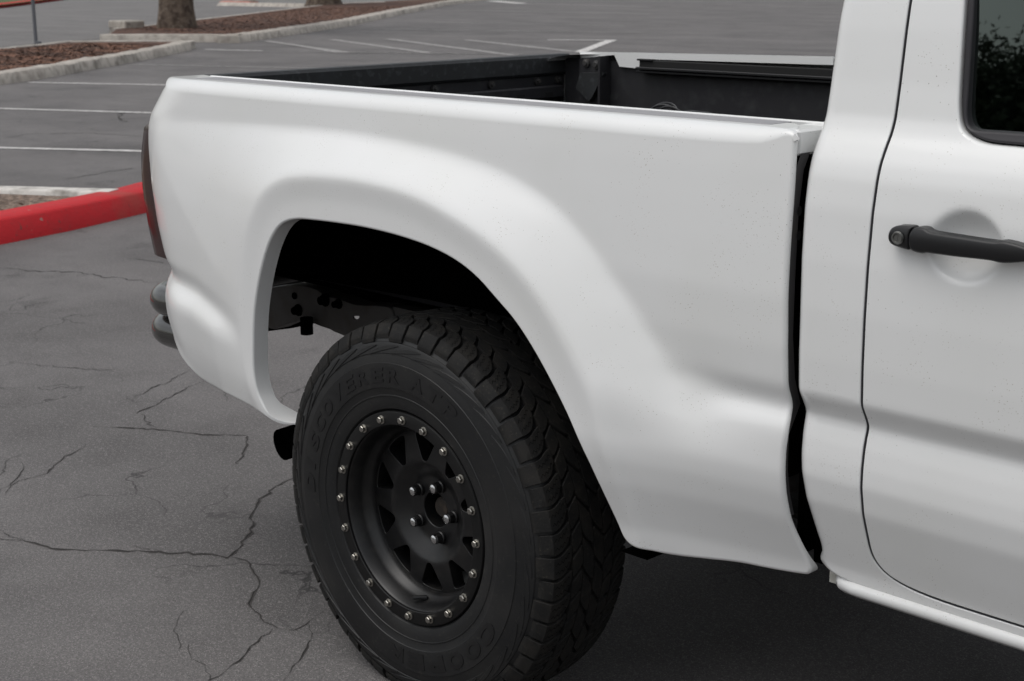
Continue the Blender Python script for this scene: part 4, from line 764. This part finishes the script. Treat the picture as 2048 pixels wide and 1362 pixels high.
def line(name, a, c, wd, m, z=.0045, ext=(0, 0)):
    a = Vector((*a, 0)); c = Vector((*c, 0)); d = (c-a).normalized(); a = a-d*ext[0]; c = c+d*ext[1]; n = Vector((-d.y, d.x, 0))*wd/2; L = (c-a).length; k = max(2, int(L/.12)); V = []
    for i in range(k+1):
        p = a+(c-a)*i/k; j1 = 1+random.uniform(-.08, .08); j2 = 1+random.uniform(-.08, .08); V += [(*(p+n*j1).xy, z), (*(p-n*j2).xy, z)]
    return struct(mk(name, V, [(2*i, 2*i+1, 2*i+3, 2*i+2) for i in range(k)], m))
line('parking_line', (-13.83, 6.1), (-12.14, 6.92), .10, LINE, ext=(.3, 4))
line('parking_line', (-10.19, 4.25), (-9.05, 4.95), .10, LINE, ext=(1.5, 4))
line('parking_line', (-17.41, 8.33), (-15.63, 9.25), .10, LINE, ext=(0, 5))
line('parking_line', (-19.97, 11.47), (-17.53, 12.5), .10, LINE2, ext=(0, 3))
line('parking_line', (-23.15, 15.01), (-21.81, 15.38), .12, LINE)
for a, c, w_, m in (((-29.54, 23.51), (-21.73, 26.21), .12, LINE2), ((-32.03, 28.36), (-24.83, 29.16), .14, LINE2), ((-40.82, 37.82), (-31.37, 37.92), .2, LINE2), ((-51.63, 50.24), (-46.43, 47.1), .6, LINE), ((-46.43, 47.1), (-37.54, 45.22), .3, LINE2)):
    line('parking_line', a, c, w_, m)
H_ = [((-22.12, 20.93), (-17.15, 18.92), .2, LINE2), ((-23.85, 20.2), (-17.04, 17.29), .2, LINE), ((-24.66, 19.26), (-18.83, 16.89), .2, LINE), ((-22.82, 17.03), (-20.1, 15.86), .17, LINE2), ((-25.22, 17.92), (-19.95, 15.98), .17, LINE2), ((-20.75, 22.0), (-19.6, 22.65), .22, LINE), ((-20.96, 15.61), (-17.16, 17.61), .10, LINE2), ((-19.6, 22.75), (-16.8, 18.7), .22, LINE)]
H_ = [(a, c, w_, LINE2 if w_ < .21 else m) for a, c, w_, m in H_]
for i, (a, c, w_, m) in enumerate(H_): line('hatch_line', a, c, w_, m, z=.0045+.0006*i)
# cracks: thin jagged ribbons following the lines in the asphalt
V = []; F = []; V2 = []; F2 = []
for ci, P in enumerate(T['cracks']):
    P = np.array(P); d = np.linalg.norm(np.diff(P, axis=0), axis=1); s = np.concatenate([[0], np.cumsum(d)]); n = max(9, int(s[-1]/.022)); t = np.linspace(0, s[-1], n)
    q = np.stack([np.interp(t, s, P[:, 0]), np.interp(t, s, P[:, 1])], 1); j = rng.normal(0, 1, (n, 2)); j = .005*j+.014*np.apply_along_axis(lambda v: np.convolve(v, np.ones(7)/7, 'same'), 0, rng.normal(0, 1, (n, 2))*1.3)
    far_ = np.linalg.norm(q, axis=1)
    q = q+j*np.clip(far_/2.5, .7, 2)[:, None]
    dd = np.gradient(q, axis=0); nn = np.stack([-dd[:, 1], dd[:, 0]], 1); nn /= np.linalg.norm(nn, axis=1)[:, None]+1e-9
    main = ci in (0, 1, 2, 6); wd = (.0026 if main else .0013)*np.clip(far_/3.2, 1, 2.6)*np.clip(1+.6*rng.normal(0, 1, n), .25, 2.4)*np.clip(np.minimum(np.arange(n), n-1-np.arange(n))/6, .25, 1)
    for (VV, FF, k_, z) in ((V, F, 1, .0024+ci*1e-5), (V2, F2, 3.0, .0012+ci*1e-5)):
        b0 = len(VV)
        for i in range(n): VV += [(*(q[i]+nn[i]*wd[i]*k_/2), z), (*(q[i]-nn[i]*wd[i]*k_/2), z)]
        FF += [(b0+2*i, b0+2*i+1, b0+2*i+3, b0+2*i+2) for i in range(n-1)]
struct(mk('pavement_cracks', V, F, CRK, smooth=False)); struct(mk('crack_edges', V2, F2, CRKS, smooth=False))
# kerbs
def kerb(name, P, wd, hgt, m, label, cat='kerb', batter=.03, close=0, seg=None, rough=.006):
    """P: foot of the face that is seen; the kerb lies to the left of the direction of travel"""
    P = np.array(P, float); d = np.linalg.norm(np.diff(P, axis=0), axis=1); s = np.concatenate([[0], np.cumsum(d)]); n = max(3, int(s[-1]/.25)); t = np.linspace(0, s[-1], n)
    q = np.stack([np.interp(t, s, P[:, 0]), np.interp(t, s, P[:, 1])], 1); dd = np.gradient(q, axis=0); nn = np.stack([-dd[:, 1], dd[:, 0]], 1); nn /= np.linalg.norm(nn, axis=1)[:, None]
    r = .012; pr = [(0, -.01), (batter*.8, hgt-r), (batter+.006, hgt-r*.35), (batter+r, hgt), (wd-r, hgt), (wd, hgt-r), (wd, -.01)]
    V = []
    for i in range(n):
        jj = rng.normal(0, rough, 2)
        for o_, z in pr: V.append((*(q[i]+nn[i]*(o_+(jj[0] if z > 0 else 0))), z+(jj[1]*.5 if z > 0 else 0)))
    k = len(pr); F = [(i*k+j, (i+1)*k+j, (i+1)*k+j+1, i*k+j+1) for i in range(n-1) for j in range(k-1)]+[tuple(range(k))[::-1], tuple(range((n-1)*k, n*k))]
    o = mk(name, V, F, m, ang=50); tag(o, label, cat); return o
kerb('kerb', [(-5.05, -.6), (-5.35, .8), (-5.69, 1.97), (-5.84, 2.52), (-6.11, 3.17), (-6.42, 3.85), (-6.9, 4.6)], .30, .13, REDP, 'bright red painted kerb curving behind the tail of the truck', batter=.045)
kerb('kerb', [(-6.26, 2.98), (-6.84, 2.62), (-9.2, 1.26), (-12, -.34)][::-1], .17, .133, CONCW, 'pale bare concrete kerb meeting the red kerb beside the tail light', batter=.02)
sheet('planting_soil', [(-5.36, -.6), (-5.64, .8), (-5.97, 2.05), (-6.13, 2.6), (-6.2, 2.96), (-6.84, 2.60), (-9.2, 1.23), (-12, -.38), (-12, -2)], .105, CHIP)
kerb('kerb', [(-15.6, 5.0), (-17.27, 7.84), (-17.75, 8.62), (-19.1, 10.2), (-20.23, 11.55), (-21.02, 12.45), (-22.6, 14.2), (-23.6, 15.1)], .34, .15, CONC, 'weathered concrete kerb along the brown mulch bed with the grey post', batter=.05, rough=.012)
kerb('kerb', [(-27.6, 15.35), (-25.18, 17.2)], .35, .16, CONC, 'straight concrete kerb block in front of the nearer tree trunk', batter=.01)
kerb('kerb', [(-24.85, 17.0), (-27.61, 20.66), (-30.79, 24.8), (-37.95, 32.81), (-47.08, 43.4), (-53.6, 51.9), (-60, 60)], .5, .15, CONC, 'long concrete kerb running away along the far mulch strip with two trees', batter=.06, rough=.012)
sheet('mulch', [(-16.0, 5.0), (-17.6, 7.8), (-18.1, 8.6), (-19.4, 10.2), (-20.5, 11.5), (-21.3, 12.4), (-22.9, 14.1), (-23.9, 15.0), (-24.6, 14.6), (-25.6, 13.5), (-24.6, 12.2), (-23.9, 11.2), (-22, 8.8), (-20, 5)], .12, MULCH)
sheet('mulch', [(-25.3, 17.3), (-27.9, 20.66), (-31.2, 24.9), (-38.3, 33.0), (-47.4, 43.6), (-53.9, 52.1), (-58, 58), (-56, 53), (-50.5, 42), (-47, 36.2), (-32.9, 20.0), (-31.2, 17.9), (-27.7, 15.6)], .12, MULCH)
kerb('kerb', [(-20.2, 5), (-22.2, 8.8), (-24.1, 11.2), (-24.8, 12.2), (-25.9, 13.6), (-24.7, 14.9), (-23.9, 15.2)][::-1], .18, .14, CONC, 'thin kerb on the road side of the mulch bed with the grey post', batter=.02)
kerb('kerb', [(-31.3, 17.75), (-33.1, 20.1), (-47.2, 36.4)][::-1], .2, .135, CONC, 'thin kerb on the road side of the far mulch strip', batter=.02)
b = MB(); b.box((-32.1, 18.2, .1), (-31.3, 18.75, .30), .03); tag(b.build('concrete_block', CONC), 'low concrete block lying in the mulch left of the nearer tree trunk', 'concrete block')
kerb('kerb', [(-74.4, 40.4), (-59.0, 28.9), (-50, 20)][::-1], .5, .16, REDP, 'red painted kerb across the road in the top left corner', batter=.1)
sheet('grass', [(-75, 41), (-59.4, 29.4), (-50.3, 20.4), (-70, 0), (-110, 40)], .14, GRASS, 'stuff')
kerb('kerb', [(-60, 42), (-56.6, 38.2), (-55.0, 36.9), (-48.5, 37.0), (-49.5, 42)], .5, .15, CONC, 'low grey kerb end across the road between the two tree trunks', batter=.2)
kerb('kerb', [(-56.2, 37.9), (-55.4, 37.2), (-53.0, 37.1)], .6, .19, REDPALE, 'faded pink painted stretch of kerb across the road between the two tree trunks', batter=.2)
# loose chips on the nearer planting bed
V = []; F = []
for i in range(1400):
    x, y = rng.uniform(-9.5, -5.5), rng.uniform(-.2, 3.0)
    if not inside(np.array([[x, y]]), [(-5.50, -.3), (-5.72, .8), (-6.03, 2.05), (-6.2, 2.8), (-6.8, 2.5), (-9.2, 1.13)])[0]: continue
    a, l, w_, tl = rng.uniform(0, 6.28), rng.uniform(.012, .035), rng.uniform(.004, .010), rng.uniform(-.01, .012)
    dx, dy = math.cos(a)*l, math.sin(a)*l; ex, ey = -math.sin(a)*w_, math.cos(a)*w_; k = len(V); z = .113+abs(tl)
    V += [(x-dx-ex, y-dy-ey, z-tl), (x+dx-ex, y+dy-ey, z+tl), (x+dx+ex, y+dy+ey, z+tl+.004), (x-dx+ex, y-dy+ey, z-tl+.004)]; F.append((k, k+1, k+2, k+3))
mk('wood_chips', V, F, mat('dry_chip', (.34, .25, .19), .9, noise=[(3, 3, .4, .6, (.13, .08, .06))]), smooth=False)['kind'] = 'stuff'
# bark chips lying on the far beds
for nm, poly, cnt in (('mulch_chips', [(-17.6, 7.9), (-18.1, 8.6), (-19.4, 10.2), (-20.5, 11.5), (-21.3, 12.4), (-22.9, 14.1), (-25.0, 13.5), (-23.9, 11.2), (-22, 8.8), (-20, 6.5)], 5200), ('mulch_chips', [(-25.6, 17.4), (-27.9, 20.5), (-31.2, 24.8), (-38.3, 32.9), (-43, 38.6), (-44, 33.5), (-32.9, 20.2), (-30.5, 17.7)], 5200)):
    pp = np.array(poly); V = []; F = []; c = 0
    while c < cnt:
        q = np.column_stack([rng.uniform(pp[:, 0].min(), pp[:, 0].max(), 4000), rng.uniform(pp[:, 1].min(), pp[:, 1].max(), 4000)]); q = q[inside(q, pp)]
        for x, y in q[:cnt-c]:
            a, l, w_, tl = rng.uniform(0, 6.28), rng.uniform(.02, .055), rng.uniform(.008, .02), rng.uniform(0, .016); dx, dy = math.cos(a)*l, math.sin(a)*l; ex, ey = -math.sin(a)*w_, math.cos(a)*w_; k = len(V)
            V += [(x-dx-ex, y-dy-ey, .123), (x+dx-ex, y+dy-ey, .123+tl), (x+dx+ex, y+dy+ey, .128+tl), (x-dx+ex, y-dy+ey, .128)]; F.append((k, k+1, k+2, k+3)); c += 1
    mk(nm, V, F, MCHIP, smooth=False)['kind'] = 'stuff'
# post
b = MB(); b.tube([(0, 0, 0), (0, 0, 2.6)], .036, 16); po = empty('sign_post', (-26.75, 13.42, .05)); tag(po, 'thin grey metal post standing in the mulch bed at the far left', 'post')
b.build('pole', POSTM, po); b = MB(); b.box((-.02, -.02, -.02), (.08, .08, .06), .01); b.build('base_sleeve', POSTM, po)
# trees
def tree(loc, r, h, label, leaf, n=2600, crown=(3.2, 2.2), zc=6.0, group=None, leafs=.16, seed=1, cat='tree'):
    rn = np.random.default_rng(seed); root = empty('street_tree', loc); tag(root, label, cat, group)
    b = MB(); V = []; nn = 40; zs = [0, .12, .3, .6, 1.0, 1.6, 2.4, 3.2, h]
    ph = rn.uniform(0, 6.28, 6)
    for z in zs:
        f = 1+.32*math.exp(-z/.28) if z < 1.2 else 1; rr = r*f*(1-.10*z/3)
        for j in range(nn):
            a = 2*math.pi*j/nn; q = rr*(1+.05*math.sin(3*a+ph[0]+z*.3)+.035*math.sin(7*a+ph[1]+z*.6)+.02*math.sin(13*a+ph[2])+.08*math.exp(-z/.3)*math.sin(5*a+ph[3])); V.append((q*math.cos(a)+.04*z, q*math.sin(a), z-.05))
    F = [(i*nn+j, i*nn+(j+1) % nn, (i+1)*nn+(j+1) % nn, (i+1)*nn+j) for i in range(len(zs)-1) for j in range(nn)]; b.add(V, F)
    tips = []
    for i in range(9):
        a = i*2.4+rn.uniform(-.3, .3); L = rn.uniform(.55, 1)*crown[0]; p0 = Vector((.04*h, 0, h*rn.uniform(.75, 1))); P = [p0]
        for k in range(1, 6): t = k/5; P.append(p0+Vector((math.cos(a)*L*t, math.sin(a)*L*t, (zc-h+.6)*t**.8+rn.uniform(-.15, .15))))
        b.tube(P, [r*.42*(1-.17*k) for k in range(6)], 8); tips += P[2:]
    b.build('trunk', BARK, root, ang=80)
    cl = [tuple(t+Vector(rn.normal(0, .5, 3))) for t in tips for _ in range(2)]+[(crown[0]*math.cos(a)*q, crown[0]*math.sin(a)*q, zc+rn.normal(0, crown[1]*.4)) for a, q in zip(rn.uniform(0, 6.28, 14 if leaf is LEAF else 70), rn.uniform(.1, 1, 14 if leaf is LEAF else 70))]
    V = []; F = []
    for i in range(n):
        c = np.array(cl[rn.integers(len(cl))])+rn.normal(0, .42, 3)*[1, 1, .75]; u = rn.normal(0, 1, 3); u /= np.linalg.norm(u); v = np.cross(u, rn.normal(0, 1, 3)); v /= np.linalg.norm(v)+1e-9; s = leafs*rn.uniform(.6, 1.3); k = len(V)
        V += [tuple(c-u*s), tuple(c+v*s*.45), tuple(c+u*s), tuple(c-v*s*.45)]; F.append((k, k+1, k+2, k+3))
    mk('crown', V, F, leaf, root, smooth=False); return root
tree((-30.6, 19.2, .05), .40, 3.6, 'thick brown tree trunk at the near end of the far mulch strip', LEAF, seed=3)
tree((-48.0, 37.3, .05), .62, 3.8, 'second tree trunk farther along the far mulch strip, cut off by the top edge', LEAF, seed=5)
# trees on the camera's side of the lot, mirrored in the side window and the paint
tree((-9.5, -40, 0), .3, 5, 'dark spreading tree on the camera side, mirrored in the side window', LEAF2, n=16000, crown=(4.6, 2.0), zc=7.6, leafs=.10, seed=8)
tree((-22.0, -42.2, 0), .4, 4.6, 'dense dark tree mirrored in the middle of the side window', LEAF2, n=45000, crown=(4.2, 2.2), zc=6.9, leafs=.11, seed=21)
for i, (x, y, s_) in enumerate(((-18, -42, 11), (-26, -38, 17), (-9, -50, 12), (4, -52, 13), (-34, -40, 14), (-48, -34, 15), (18, -50, 16))):
    tree((x, y, 0), .35, 3.2, 'distant tree in the row mirrored in the truck, not itself in view', LEAF2, n=15000, crown=(5.5, 2.6), zc=5.2, group='row of trees mirrored in the window', leafs=.2, seed=s_)
